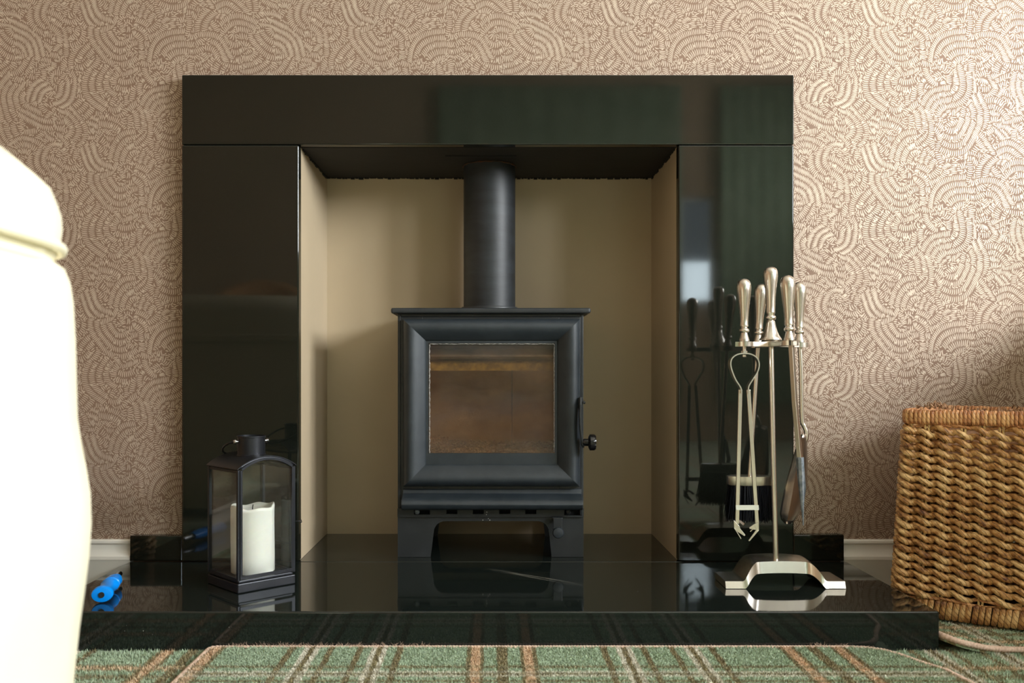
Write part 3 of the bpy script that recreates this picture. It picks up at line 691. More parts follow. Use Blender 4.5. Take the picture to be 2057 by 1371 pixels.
b.add(vs, fs); b.build('wax_body', M['wax'], cd, smooth=180)
b = MB(); b.lathe([(0.012,0.0),(0.011,0.0015),(0,0.002)], cc+Vector((0.032,-0.012,-0.0006)), 14); b.build('wax_drip', M['wax'], cd, smooth=60)
MB().tube([cc+Vector((0.000,0,ch_-0.010)), cc+Vector((0.0003,0,ch_-0.002)), cc+Vector((0.0012,0,ch_+0.0025))], 0.0009, 6).build('wick', M['wick'], cd, smooth=180)

# ------------------------------------------------------------------ blue lighter
la, lb = Vector((-0.645, -0.328, HZ+0.0135)), Vector((-0.672, -0.205, HZ+0.0125))
dv = (lb-la).normalized(); ang = math.atan2(dv.y, dv.x)
lt = thing('gas_lighter', (la.x, la.y, HZ), 'bright blue plastic gas lighter lying on the hearth', 'lighter')
T = Matrix.Translation(la) @ Matrix.Rotation(ang, 4, 'Z') @ Matrix.Rotation(PI/2, 4, 'Y')   # local z runs along the lighter
L = (lb-la).length
b = MB(); prof = [(0.0,-0.001), (0.010,-0.001), (0.0145,0.0), (0.0158,0.003), (0.0158,0.012), (0.0125,0.022), (0.0118,0.045), (0.0125,0.062), (0.0140,0.066), (0.0140,0.070), (0.0115,0.071), (0.0112,0.080), (0.0132,0.081), (0.0130,0.105), (0.009,L), (0,L)]
vs = []; nn = 28
for r, z in prof:
    for i in range(nn):
        a = 2*PI*i/nn; vs.append(T @ Vector((r*0.84*math.cos(a), r*1.08*math.sin(a), z)))
fs = [(j*nn+i, j*nn+(i+1) % nn, (j+1)*nn+(i+1) % nn, (j+1)*nn+i) for j in range(len(prof)-1) for i in range(nn)]
b.add(vs, fs); b.build('body', M['blue'], lt, smooth=40)
lab(MB().lathe([(0.0048,-0.0016), (0.0048,-0.0024), (0.003,-0.0024), (0,-0.0018)], (0,0,0), 18, T, cap=False).build('valve_hole', M['wick'], lt, smooth=40), 'round black valve hole in the end')
lab(MB().lathe([(0.0050,0.124), (0.0050,0.160), (0.0042,0.162), (0,0.1622)], (0,0,0), 16, T).build('nozzle', M['chrome'], lt, smooth=40), 'short chromed nozzle')

# ------------------------------------------------------------------ companion set
NK = M['nickel']
PB = Vector((0.5080, -0.195, HZ)); PT = Vector((0.5005, -0.190, 0.494))
cs = thing('fire_tool_stand', (PB.x, PB.y, HZ), 'brushed silver fireside tool stand with arched base, right end of the hearth', 'tool stand')
# base: bridge-like plate; concave front edge
def bz(t):   # t in -1..1 across the width
    a = abs(t)
    if a > 0.68: return 0.0120
    if a < 0.42: return 0.0425+0.0015*(1-(a/0.42)**2)
    u = (a-0.42)/0.26; return 0.0120+0.0305*(1-u**1.7)
b = MB(); nx, ny = 60, 10; Wb = 0.1055; top = []; bc = Vector((0.515, 0, HZ))
def bp(i, j, th):
    t_ = -1+2*i/nx; v = j/ny
    yf = -0.225+0.016*min(1, max(0, (0.64-abs(t_))/0.22)); yb = -0.140-0.010*(1-math.cos(t_*PI/2))
    if abs(t_) < 1: pass
    crown = 0.004*math.sin(PI*v)
    z = bz(t_)+(crown if abs(t_) < 0.66 else 0)
    # material is thick (11 mm) at the front rim as seen, plate follows
    yf2 = yf-(0.0045 if (th > 0 and j == 0) else 0)
    return Vector((bc.x+Wb*t_, yf2+(yb-yf2)*v, HZ+z-th if z-th > 0.0003 else HZ+0.0003))
vs = []; fs = []
for lay, th in ((0, 0.0), (1, 1)):
    for i in range(nx+1):
        for j in range(ny+1):
            t_ = -1+2*i/nx; a = abs(t_)
            thick = 0.0118 if a > 0.68 else 0.0200 if a < 0.42 else 0.0200-0.004*((a-0.42)/0.26)
            if j not in (0, ny): thick = min(thick, 0.012)
            vs.append(bp(i, j, 0 if lay == 0 else thick))
nl = (nx+1)*(ny+1)
def id_(l, i, j): return l*nl+i*(ny+1)+j
for i in range(nx):
    for j in range(ny):
        fs.append((id_(0,i,j), id_(0,i+1,j), id_(0,i+1,j+1), id_(0,i,j+1))); fs.append((id_(1,i,j), id_(1,i,j+1), id_(1,i+1,j+1), id_(1,i+1,j)))
    fs.append((id_(0,i,0), id_(1,i,0), id_(1,i+1,0), id_(0,i+1,0))); fs.append((id_(0,i,ny), id_(0,i+1,ny), id_(1,i+1,ny), id_(1,i,ny)))
for j in range(ny):
    fs.append((id_(0,0,j), id_(0,0,j+1), id_(1,0,j+1), id_(1,0,j))); fs.append((id_(0,nx,j), id_(1,nx,j), id_(1,nx,j+1), id_(0,nx,j+1)))
b.add(vs, fs); b.build('base', NK, cs, smooth=42)
MB().tube([PB+Vector((0,0,0.0405)), PB.lerp(PT, 0.5), PT], 0.0047, 16).build('post', NK, cs, smooth=60)
H = {'fl': Vector((0.447, -0.210, 0.494)), 'bl': Vector((0.500, -0.112, 0.494)), 'frr': Vector((0.509, -0.266, 0.494)), 'br': Vector((0.5655, -0.150, 0.494))}
b = MB()
b.lathe([(0.016,-0.004), (0.018,-0.002), (0.018,0.005), (0.015,0.0075)], PT, 28)
for k, hpt in H.items():
    d = hpt-PT; n_ = Vector((-d.y, d.x, 0)).normalized(); pl = []
    e = hpt-d.normalized()*0.006
    m1 = PT.lerp(e, 0.5)+n_*(0.006 if k in ('fl', 'br') else -0.006)
    path = []
    for q in range(9):
        u = q/8; path.append(PT*(1-u)**2+m1*2*u*(1-u)+e*u**2)
    vs = []; fs = []; th = 0.0042
    for q, c in enumerate(path):
        tt = (path[min(q+1, 8)]-path[max(q-1, 0)]).normalized(); nn_ = Vector((-tt.y, tt.x, 0))*(0.011-0.003*math.sin(PI*q/8))
        vs += [c-nn_-Vector((0,0,th)), c+nn_-Vector((0,0,th)), c+nn_+Vector((0,0,th)), c-nn_+Vector((0,0,th))]
    for q in range(8):
        for i in range(4): fs.append((q*4+i, q*4+(i+1) % 4, q*4+4+(i+1) % 4, q*4+4+i))
    fs += [(3,2,1,0), (32,33,34,35)]
    b.add(vs, fs)
    # forked cup: ring sector open outward
    a0 = math.atan2(d.y, d.x); vs = []; fs = []; ns = 20
    for q in range(ns+1):
        a = a0+math.radians(28)+math.radians(304)*q/ns
        for rr_, z_ in ((0.0062,-th), (0.0155,-th), (0.0155,th), (0.0062,th)):
            vs.append(hpt+Vector((rr_*math.cos(a), rr_*math.sin(a), z_)))
    for q in range(ns):
        for i in range(4): fs.append((q*4+i, q*4+(i+1) % 4, q*4+4+(i+1) % 4, q*4+4+i))
    fs += [(3,2,1,0), tuple(ns*4+i for i in range(4))]
    b.add(vs, fs)
b.build('tool_holder', NK, cs, smooth=35)
def handle_prof(scale=1.0, flare=0.0090):
    z = [(flare*0.55,0.0), (flare,0.0003), (flare,0.003), (flare*0.88,0.006), (0.0058,0.014), (0.0056,0.0155), (0.0078,0.0165), (0.0088,0.0195), (0.0078,0.0225), (0.0056,0.0235), (0.0055,0.0255), (0.0072,0.0265), (0.0075,0.0285), (0.0070,0.031),
         (0.0072,0.040), (0.0080,0.052), (0.0095,0.066), (0.0112,0.080), (0.0123,0.090), (0.0126,0.097), (0.0118,0.103), (0.0098,0.1075), (0.0062,0.1105), (0.0025,0.1118), (0,0.112)]
    return [(r*scale, q*scale) for r, q in z]
def top_handle(hpt, parent, tilt=0, scale=1.0, z0=0.0046):
    Mr = Matrix.Rotation(tilt, 4, 'Y')
    return MB().lathe(handle_prof(scale), hpt+Vector((0,0,z0)), 28, Mr).build('handle', NK, parent, smooth=50)
pr = [(0.0195,0.0), (0.0195,0.002), (0.0165,0.006), (0.0125,0.014), (0.0095,0.024), (0.0085,0.029), (0.0075,0.034), (0.0060,0.0355), (0.0090,0.0375), (0.0095,0.040), (0.0090,0.043), (0.0068,0.0445), (0.0072,0.047), (0.0082,0.049), (0.0078,0.051), (0.0082,0.060), (0.0086,0.075), (0.0100,0.092), (0.0118,0.106), (0.0127,0.116), (0.0122,0.124), (0.0100,0.1285), (0.006,0.131), (0,0.132)]
MB().lathe(pr, PT+Vector((-0.0005,0,0.0078)), 28).build('handle', NK, cs, smooth=50)

# tongs
hp_ = H['fl']; Yt = hp_.y
tg = thing('fire_tongs', (hp_.x, hp_.y, HZ), 'silver fire tongs with a sprung loop and claw tips', 'fire tool', 'fireside tools hanging on the stand')
top_handle(hp_, tg, -0.005)
b = MB(); b.lathe([(0.0035,-0.016), (0.0035,0.005)], hp_, 12); b.lathe([(0.0055,-0.0165), (0.0055,-0.012)], hp_, 6); b.lathe([(0.0030,-0.0235), (0.0040,-0.0225), (0.0040,-0.0190)], hp_, 12)
b.build('bolt', NK, tg, smooth=30)
lp = [(1488,771+18),(1486,778),(1476,762),(1468,742),(1466,728),(1470,718),(1480,711.5),(1494,709.5),(1508,711.5),(1519,719),(1523,731),(1520,746),(1510,762),(1502,776),(1502,790)]
def crv(pts, Y, dy=0): return [P(a, c, Y) for a, c in pts]
def smooth_path(pts, k=4):
    out = []
    for i in range(len(pts)-1):
        p0 = pts[max(i-1,0)]; p1 = pts[i]; p2 = pts[i+1]; p3 = pts[min(i+2,len(pts)-1)]
        for q in range(k):
            u = q/k; out.append(0.5*((2*p1)+(p2-p0)*u+(2*p0-5*p1+4*p2-p3)*u*u+(3*p1-p0-3*p2+p3)*u**3))
    out.append(pts[-1]); return out
MB().strap(smooth_path(crv(lp, Yt)), (0, 0.014, 0), 0.0022).build('spring_loop', NK, tg, smooth=40)
for nm, a, c in (('left', (1487,782), (1480.5,1052)), ('right', (1503,782), (1520.5,1050))):
    p0, p1 = P(*a, Yt), P(*c, Yt)
    b = MB(); b.strap([p0, p0.lerp(p1, .5), p1], (0.0068, 0, 0), 0.0045); arm = b.build('arm', NK, tg, bevel=0.0008)
    def plate(b, pts, dy, th=0.0020):
        q = [P(px, py, Yt+dy) for px, py in pts]; b.prism([(v.x, v.z) for v in q], 'y', Yt+dy, Yt+dy+th)
    b = MB()
    if nm == 'right':      # notched plate folded across the end of the arm
        plate(b, [(1524.5,1048), (1524.5,1065), (1520,1064), (1515,1052)], -0.0045)
        plate(b, [(1524.5,1065), (1505.5,1087), (1503.5,1085), (1519.5,1063)], -0.0045)
        plate(b, [(1515,1052), (1520,1064), (1506,1062), (1505,1059)], -0.0045)
        b.strap([P(1521,1050,Yt+.004), P(1517,1058,Yt+.008), P(1508,1066,Yt+.010)], (0.003, 0.003, 0.002), 0.0018)
    else:
        plate(b, [(1474,1044), (1486.5,1057.5), (1486.5,1061), (1475,1061)], -0.0045)
        plate(b, [(1475,1060.5), (1486.5,1060.5), (1497.5,1074), (1495.5,1076.5), (1482,1068)], -0.0045)
        plate(b, [(1474.5,1060), (1477,1061), (1489.5,1081), (1488.5,1083)], -0.0085, 0.0030)
        b.strap([P(1482,1045,Yt+.003), P(1488,1048,Yt+.006), P(1494,1053,Yt+.008)], (0.003, 0.003, 0.003), 0.0018)
    b.build('claw', NK, arm, bevel=0.0003)
MB().strap([P(1478, 1019, Yt-0.003), P(1524, 1019, Yt-0.003)], (0, 0.002, 0.0085), 0.002).build('stop_bar', NK, tg)

# brush
hp_ = H['bl']; br = thing('hearth_brush', (hp_.x, hp_.y, HZ), 'hearth brush with black bristles hanging behind the tongs', 'fire tool', 'fireside tools hanging on the stand')
top_handle(hp_, br, 0.06)
bc_ = P(1506, 955, hp_.y)
MB().tube([hp_+Vector((0,0,0.005)), hp_.lerp(bc_, .5), bc_], 0.0040, 12).build('shaft', NK, br, smooth=60)
b = MB(); nn = 40; vs = []; prf = [(0.90,0.0005), (1,0), (1,-0.015), (0.97,-0.017), (0.9,-0.017)]
for r, z in prf:
    for i in range(nn):
        a = 2*PI*i/nn; vs.append(bc_+Vector((0.0435*r*math.cos(a), 0.020*r*math.sin(a), z)))
fs = [(j*nn+i, j*nn+(i+1) % nn, (j+1)*nn+(i+1) % nn, (j+1)*nn+i) for j in range(len(prf)-1) for i in range(nn)]+[tuple(range(nn))]
b.add(vs, fs); b.build('brush_ferrule', NK, br, smooth=40)
b = MB(); rb = random.Random(11)
for k in range(1500):
    a = rb.uniform(0, 2*PI); r = math.sqrt(rb.random()); x = 0.041*r*math.cos(a); y = 0.018*r*math.sin(a)
    ln = rb.uniform(0.055, 0.072); sp = rb.uniform(0.05, 0.22)
    p0 = bc_+Vector((x, y, -0.016)); p1 = p0+Vector((x*sp+rb.uniform(-.004,.004), y*0.3+rb.uniform(-.004,.004), -ln)); pm = p0.lerp(p1, .5)+Vector((rb.uniform(-.0015,.0015), rb.uniform(-.0015,.0015), 0))
    b.tube([p0, pm, p1], [0.0008, 0.0007, 0.0003], 3, cap=False)
stuff(lab(b.build('bristles', M['bristle'], br), 'black bristles'))

# poker
hp_ = H['frr']; pk = thing('fire_poker', (hp_.x, hp_.y, HZ), 'square-shafted poker with a dark pointed tip, nearest tool on the right', 'fire tool', 'fireside tools hanging on the stand')
top_handle(hp_, pk, -0.03, 1.0)
e = P(1607, 921, hp_.y)
MB().strap([hp_+Vector((0.003,0,0.006)), hp_.lerp(e, .5), e], (0.0062, 0.0062, 0), 0.0075).build('shaft', NK, pk, bevel=0.0008)
tp = P(1613.5, 1055, hp_.y); 
b = MB(); b.tube([e+Vector((0,0,0.003)), e+Vector((0,0,0.002)), e.lerp(tp, .25), e.lerp(tp, .55), e.lerp(tp, .8), tp], [0.0055, 0.0068, 0.0064, 0.0042, 0.0022, 0.0008], 8)
b.strap([e.lerp(tp, .05)+Vector((0.006,0.004,0)), e.lerp(tp, .45)+Vector((0.010,0.012,0)), e.lerp(tp, .7)+Vector((0.003,0.006,0))], (0.004, 0.010, 0), 0.003)
lab(b.build('spear_tip', M['steel'], pk, smooth=40), 'dark blue-grey forged tip')

# shovel
hp_ = H['br']; sh = thing('ash_shovel', (hp_.x, hp_.y, HZ), 'ash shovel with a curved silver blade, rightmost tool on the stand', 'fire tool', 'fireside tools hanging on the stand')
top_handle(hp_, sh, 0.0)
Y_ = hp_.y
pp = smooth_path([hp_+Vector((0,0,0.006)), P(1609,740,Y_), P(1611,838,Y_), P(1615,855,Y_), P(1620,868,Y_), P(1619,880,Y_), P(1614,895,Y_), P(1610,915,Y_)], 5)
MB().tube(pp, 0.0042, 12, up=(0,1,0)).build('shaft', NK, sh, smooth=60)
# blade: a pressed pan seen from behind; left lip, spine and right lip run down to a rounded nose
cl = [(872,1611,1613,1616), (882,1606,1610,1618), (905,1598,1606,1620), (940,1588,1600,1621), (975,1578,1594,1621), (1010,1571,1588,1613), (1030,1567.5,1584,1604), (1042,1570,1582,1596), (1051,1578,1580,1583)]
vs = []; nu = 10
for py, xl, xr, xx in cl:
    a_, c_, d_ = P(xl, py, Y_-0.004), P(xr, py, Y_-0.022), P(xx, py, Y_+0.030)
    for i in range(nu+1):
        u = i/nu
        vs.append(a_.lerp(c_, u/0.4) if u <= 0.4 else c_.lerp(d_, (u-0.4)/0.6)+Vector((0.004*math.sin(PI*(u-0.4)/0.6), -0.003*math.sin(PI*(u-0.4)/0.6), 0)))
fs = [(j*(nu+1)+i, j*(nu+1)+i+1, (j+1)*(nu+1)+i+1, (j+1)*(nu+1)+i) for j in range(len(cl)-1) for i in range(nu)]
bl = MB().add(vs, fs).build('blade', NK, sh, smooth=22)
so = bl.modifiers.new('thickness', 'SOLIDIFY'); so.thickness = 0.0014

# ------------------------------------------------------------------ wicker basket
BZ = 0.013; BH = 0.3655
Fb = Vector((0.706, -0.203)); e1 = Vector((0.839, -0.545)); e2 = Vector((0.196, 0.203)).normalized()
W1, W2 = 0.36, 0.275
def plan(off):
    """rounded plan outline, counter-clockwise from above, shrunk by off"""
    c = [Vector((0,0)), e1*W1, e1*W1+e2*W2, e2*W2]
    cen = sum(c, Vector((0,0)))/4; pts = []
    n = 4; r = 0.030
    cc_ = []
    for i in range(n):
        a = c[i-1]; p_ = c[i]; q = c[(i+1) % n]; d0 = (p_-a).normalized(); d1 = (q-p_).normalized()
        n0 = Vector((-d0.y, d0.x)); n1 = Vector((-d1.y, d1.x))       # inward (ccw)
        # shift corner inward
        k = off/(1+n0.dot(n1)); cc_.append(p_+(n0+n1)*k)
    for i in range(n):
        a = cc_[i-1]; p_ = cc_[i]; q = cc_[(i+1) % n]; d0 = (a-p_).normalized(); d1 = (q-p_).normalized()
        s = p_+d0*r; e_ = p_+d1*r
        for k in range(7):
            u = k/6; pts.append(s*(1-u)**2+p_*2*u*(1-u)+e_*u*u)
    return pts
def resample(pts, n):
    m = len(pts); L_ = [0]
    for i in range(m): L_.append(L_[-1]+(pts[(i+1) % m]-pts[i]).length)
    tot = L_[-1]; out = []; j = 0
    for k in range(n):
        s = tot*k/n
        while L_[j+1] < s: j += 1
        u = (s-L_[j])/(L_[j+1]-L_[j]); p_ = pts[j].lerp(pts[(j+1) % m], u); d = (pts[(j+1) % m]-pts[j]).normalized()
        out.append((p_, d))
    return out, tot
bk = thing('wicker_basket', (Fb.x, Fb.y, BZ), 'square golden-brown wicker log basket at the right edge beside the hearth', 'basket', None)
def put(mb, name, m_, parent, **kw): return mb.build(name, m_, parent, world=False, **kw)
NSTK = 38
def shrink(z): return 0.002+0.016*(z/BH)
rows = 42; z_lo, z_hi = 0.045, 0.330
rw = random.Random(4)
per_i = 12; lob = 12
def weave_row(z, ph, A, B, rad, twist, pitch_n=NSTK, parent=bk, name='weaver', m_=None, bumpy=0.26, zr=0):
    n = pitch_n*per_i; off = shrink(z)
    pts, tot = resample(plan(off), n)
    # smooth outward normals
    nor = []
    for k in range(n):
        d = (pts[(k+3) % n][0]-pts[(k-3) % n][0]).normalized(); nor.append(Vector((d.y, -d.x)))
    vs = []; fs = []; jit = [rw.uniform(-1, 1) for _ in range(pitch_n)]
    for k in range(n):
        th = PI*k/per_i+ph; p_ = pts[k][0]+nor[k]*(A*math.cos(th)+0.001*jit[(k//per_i) % pitch_n]*0.6)
        zz = z-B*math.sin(th)+0.0008*jit[(k//per_i+3) % pitch_n]
        c = Vector((p_.x, p_.y, zz)); nn_ = Vector((nor[k].x, nor[k].y, 0))
        rr = rad*(1.0+0.26*math.cos(th))*(1+0.05*jit[(k//per_i+5) % pitch_n])
        for i in range(lob):
            a = 2*PI*i/lob; f = 1-bumpy*(1-abs(math.cos(a-twist*k)))
            # two-ply twist: crease lines run diagonally
            vs.append(c+nn_*(rr*f*math.cos(a))+Vector((0,0,1))*(rr*f*1.0*math.sin(a)))
    for k in range(n):
        k2 = (k+1) % n
        for i in range(lob):
            i2 = (i+1) % lob; fs.append((k*lob+i, k*lob+i2, k2*lob+i2, k2*lob+i))
    return put(MB().add(vs, fs), name, m_ or M['weaver'], parent, smooth=180)
for r_ in range(rows):
    z = z_lo+(z_hi-z_lo)*r_/(rows-1)
    weave_row(z, PI*r_, 0.0068, 0.0052, 0.0050, 0.80)
for q, z in enumerate((0.337, 0.3405, 0.344)):
    weave_row(z, PI*q*0.66, 0.0030, 0.0035, 0.0022, 0.3, NSTK//2, name='upper_strand', m_=M['wrap'], bumpy=0.1)
for q, z in enumerate((0.036, 0.040)):
    weave_row(z, PI*q, 0.0030, 0.0030, 0.0024, 0.3, NSTK//2, name='lower_strand', m_=M['wrap'], bumpy=0.1)
bot, _ = resample(plan(shrink(0.03)), NSTK); topp, _ = resample(plan(shrink(0.345)), NSTK)
for k in range(NSTK):
    # stakes stand at the crests of the weave
    b = MB(); p0, d0 = bot[k]; p1, d1 = topp[k]
    for s_ in (-0.0028, 0.0028):
        b.tube([(p0.x+d0.x*s_, p0.y+d0.y*s_, 0.022), (p1.x+d1.x*s_, p1.y+d1.y*s_, 0.350)], 0.0021, 6)
    put(b, 'stake', M['stake'], bk, smooth=60)
# rim wraps: split cane wound over a core
def wrap_mesh(name, hw, hz, wd_, m_, twist=0.0, npr=14):
    b = MB(); vs = []; fs = []; seg = 5
    for j in range(seg+1):
        u = -1+2*j/seg; sh_ = math.sqrt(max(0.0, 1-(abs(u)*0.93)**2)); ins = 0.0022*(1-sh_)
        for i in range(npr):
            a = 2*PI*i/npr; ca, sa = math.cos(a), math.sin(a); ex = 0.55
            x = (hw-ins)*math.copysign(abs(ca)**ex, ca); z = (hz-ins)*math.copysign(abs(sa)**ex, sa)
            vs.append((u*wd_/2+twist*z*0.35, x, z))
    for j in range(seg):
        for i in range(npr):
            k = (i+1) % npr; fs.append((j*npr+i, j*npr+k, (j+1)*npr+k, (j+1)*npr+i))
    fs.append(tuple(range(npr-1, -1, -1))); fs.append(tuple(seg*npr+i for i in range(npr)))
    o = put(b.add(vs, fs), name, m_, bk, smooth=50); return o
def ring_of(proto, pts, z, jz):
    for k, (p_, d) in enumerate(pts):
        o = proto if k == 0 else proto.copy()
        if k: COL.objects.link(o); o.parent = bk
        o.location = (p_.x+rw.uniform(-1,1)*0.0005, p_.y+rw.uniform(-1,1)*0.0005, z+rw.uniform(-1, 1)*jz)
        o.rotation_euler = (rw.uniform(-.02,.02), 0, math.atan2(d.y, d.x)+rw.uniform(-.04,.04)); o.scale = (rw.uniform(0.88,1.08), 1, rw.uniform(0.97,1.03))
pts, tot = resample(plan(0.018), 168); print('rim', tot)
ring_of(wrap_mesh('rim_wrap', 0.0095, 0.0135, tot/168*1.02, M['wrap']), pts, 0.352, 0.0006)
pts, tot = resample(plan(0.004), 120)
ring_of(wrap_mesh('base_wrap', 0.0085, 0.0165, tot/120*0.92, M['weaver'], twist=0.4), pts, 0.0185, 0.0004)
put(MB().prism([tuple(p_) for p_, d in resample(plan(0.014), 60)[0]], 'z', 0.006, 0.012), 'floor_panel', M['brown_floor'], bk)
# second basket, mostly hidden behind the cream armchair
b2 = bk.copy(); COL.objects.link(b2); tag(b2, 'second wicker basket, only its edge showing behind the cream armchair', 'basket')
for c in list(bk.children):
    d = c.copy(); COL.objects.link(d); d.parent = b2
b2.location = (-0.752, -0.19, 0.001); b2.rotation_euler = (0, 0, math.radians(195))
# bark shavings on the rim and inside
sv = MB(); rs = random.Random(9)
def curl(c, s_):
    a0 = rs.uniform(0, 6); n = 5; dd = Vector((rs.uniform(-1,1), rs.uniform(-1,1), rs.uniform(-.6,.6))).normalized(); o_ = dd.cross(Vector((0,0,1))).normalized()
    pts = [c+dd*(s_*(k/n-.5))+Vector((0,0,1))*(s_*0.3*math.sin(a0+k*1.3)) for k in range(n+1)]
    sv.strap(pts, o_*s_*rs.uniform(.12,.3), 0.0007)
for k in range(60):
    t_ = rs.gauss(0.075, 0.014); q = Vector((Fb.x, Fb.y))+Vector(e1)*t_+Vector(e2)*(0.020+rs.gauss(0.0, 0.005)); curl(Vector((q.x, q.y, BZ+BH+0.004+rs.random()*0.010*(math.exp(-((t_-0.068)/0.012)**2)))), rs.uniform(0.005, 0.012))
for k in range(340):
    t_ = rs.uniform(0.06, W1-0.05); u_ = rs.uniform(0.06, W2-0.035); q = Vector((Fb.x, Fb.y))+Vector(e1)*t_+Vector(e2)*u_
    curl(Vector((q.x, q.y, BZ+0.345+rs.uniform(0, 0.018)*math.sin(PI*t_/W1))), rs.uniform(0.008, 0.022))
tag(stuff(sv.build('bark_shavings', M['shaving'])), 'pale brown bark shavings heaped in the basket and on its rim', 'shavings')
lg = MB()   # split logs that fill the basket below the shavings
tl = thing('split_log', (Fb.x+e1.x*0.18+e2.x*0.137, Fb.y+e1.y*0.18+e2.y*0.137, BZ+0.012), 'split firewood log lying inside the wicker basket', 'log')
cq = Vector((tl.location.x, tl.location.y, BZ+0.26)); dq = Vector((e1.x, e1.y, 0))
MB().prism([(-0.07,-0.05), (0.07,-0.055), (0.085,0.02), (0.03,0.068), (-0.05,0.06), (-0.085,0.01)], 'x', -0.13, 0.13, Matrix.Translation(cq) @ Matrix.Rotation(math.atan2(e1.y, e1.x), 4, 'Z')).build('log_body', M['shaving'], tl, bevel=0.008)

# ------------------------------------------------------------------ carpets
def pile(name, region, n, parent, z0, hgt=0.0065, wd_=0.0011, seed=1, m_=None, inside=None):
    rg_ = np.random.default_rng(seed); x0, x1, y0, y1 = region
    X = rg_.uniform(x0, x1, n); Y = rg_.uniform(y0, y1, n)
    if inside is not None:
        k = inside(X, Y); X = X[k]; Y = Y[k]; n = len(X)
    a = rg_.uniform(0, 2*np.pi, n); w_ = wd_*rg_.uniform(0.6, 1.4, n); h_ = hgt*rg_.uniform(0.5, 1.1, n); lx = rg_.normal(0, 0.0016, n); ly = rg_.normal(-0.0008, 0.0016, n)
    V = np.zeros((n, 3, 3)); V[:, 0] = np.stack([X-w_*np.cos(a), Y-w_*np.sin(a), np.full(n, z0)], 1); V[:, 1] = np.stack([X+w_*np.cos(a), Y+w_*np.sin(a), np.full(n, z0)], 1)
    V[:, 2] = np.stack([X+lx, Y+ly, z0+h_], 1)
    me = bpy.data.meshes.new(name); me.vertices.add(n*3); me.vertices.foreach_set('co', V.ravel()); me.loops.add(n*3); me.loops.foreach_set('vertex_index', np.arange(n*3, dtype=np.int32))
    me.polygons.add(n); me.polygons.foreach_set('loop_start', np.arange(0, n*3, 3, dtype=np.int32)); me.polygons.foreach_set('loop_total', np.full(n, 3, np.int32)); me.update(calc_edges=True)
    me.materials.append(m_ or M['tartan']); o = bpy.data.objects.new(name, me); COL.objects.link(o); o.parent = parent
    if parent is not None and parent.type == 'EMPTY': o.location = -Vector(parent.location)
    return stuff(o)
pile('carpet_pile', (-1.15, 1.45, -0.80, -0.382), 190000, floor, 0.0, seed=2, m_=M['tartan_floor'], inside=lambda X, Y: ~((X > -0.44) & (X < 0.64)) )
pile('carpet_pile', (-1.15, -0.735, -0.382, 0.0), 20000, floor, 0.0, seed=3, m_=M['tartan_floor'])
def rug(name, label, outline, z1, pile_n, seed, wob=0.0):
    root = thing(name, (outline[0][0], outline[0][1], 0.0005), label, 'rug')
    bk_ = MB().prism(outline, 'z', 0.0006, z1).build('backing', M['tartan'], root)
    if name == 'basket_rug':
        import bmesh
        bm = bmesh.new(); bm.from_mesh(bk_.data)
        for q in range(1, 13):
            for co, no in (((0.71+0.015*q-root.location.x, 0, 0), (1, 0, 0)), ((0, -0.40+0.015*q-root.location.y, 0), (0, 1, 0))):
                bmesh.ops.bisect_plane(bm, geom=bm.verts[:]+bm.edges[:]+bm.faces[:], plane_co=co, plane_no=no)
        bm.to_mesh(bk_.data); bm.free()
    ol = [Vector((x, y, z1-0.0015)) for x, y in outline]; dense = []
    m = len(ol)
    for i in range(m):
        a, c = ol[i], ol[(i+1) % m]; k = max(1, int((c-a).length/0.0016))
        for q in range(k): dense.append(a.lerp(c, q/k))
    rad = [0.0047+0.0006*math.sin(i*PI/1.5) for i in range(len(dense))]
    lab(MB().tube(dense, rad, 8, closed=True).build('bound_edge', M['binding'], root, smooth=180), 'pinkish tan whipped edge')
    ox = np.array([p_[0] for p_ in outline]); oy = np.array([p_[1] for p_ in outline])
    def ins(X, Y):
        r = np.zeros(len(X), bool); j = len(ox)-1
        for i in range(len(ox)):
            c = ((oy[i] > Y) != (oy[j] > Y)) & (X < (ox[j]-ox[i])*(Y-oy[i])/(oy[j]-oy[i]+1e-12)+ox[i]); r ^= c; j = i
        return r
    x0, x1, y0, y1 = ox.min(), ox.max(), max(oy.min(), -0.80), oy.max()
    pile('rug_pile', (x0, x1, y0, y1), pile_n, root, z1, 0.0042, inside=ins, seed=seed)
    return root
def corner(cx, cy, r, a0, a1, n=8): return [(cx+r*math.cos(a0+(a1-a0)*k/n), cy+r*math.sin(a0+(a1-a0)*k/n)) for k in range(n+1)]
yb_ = -0.3862
o1 = [(-0.450,-1.10), (0.69,-1.10), (0.672,-0.56), (0.664,-0.50), (0.640,-0.455)] + [(0.628,-0.425), (0.612,-0.402), (0.590,-0.390), (0.565,yb_)] + corner(-0.435, yb_-0.012, 0.012, PI/2, PI, 4)
r1 = rug('hearth_rug', 'green tartan rug with a bound edge lying in front of the hearth', o1, 0.0085, 200000, 5)
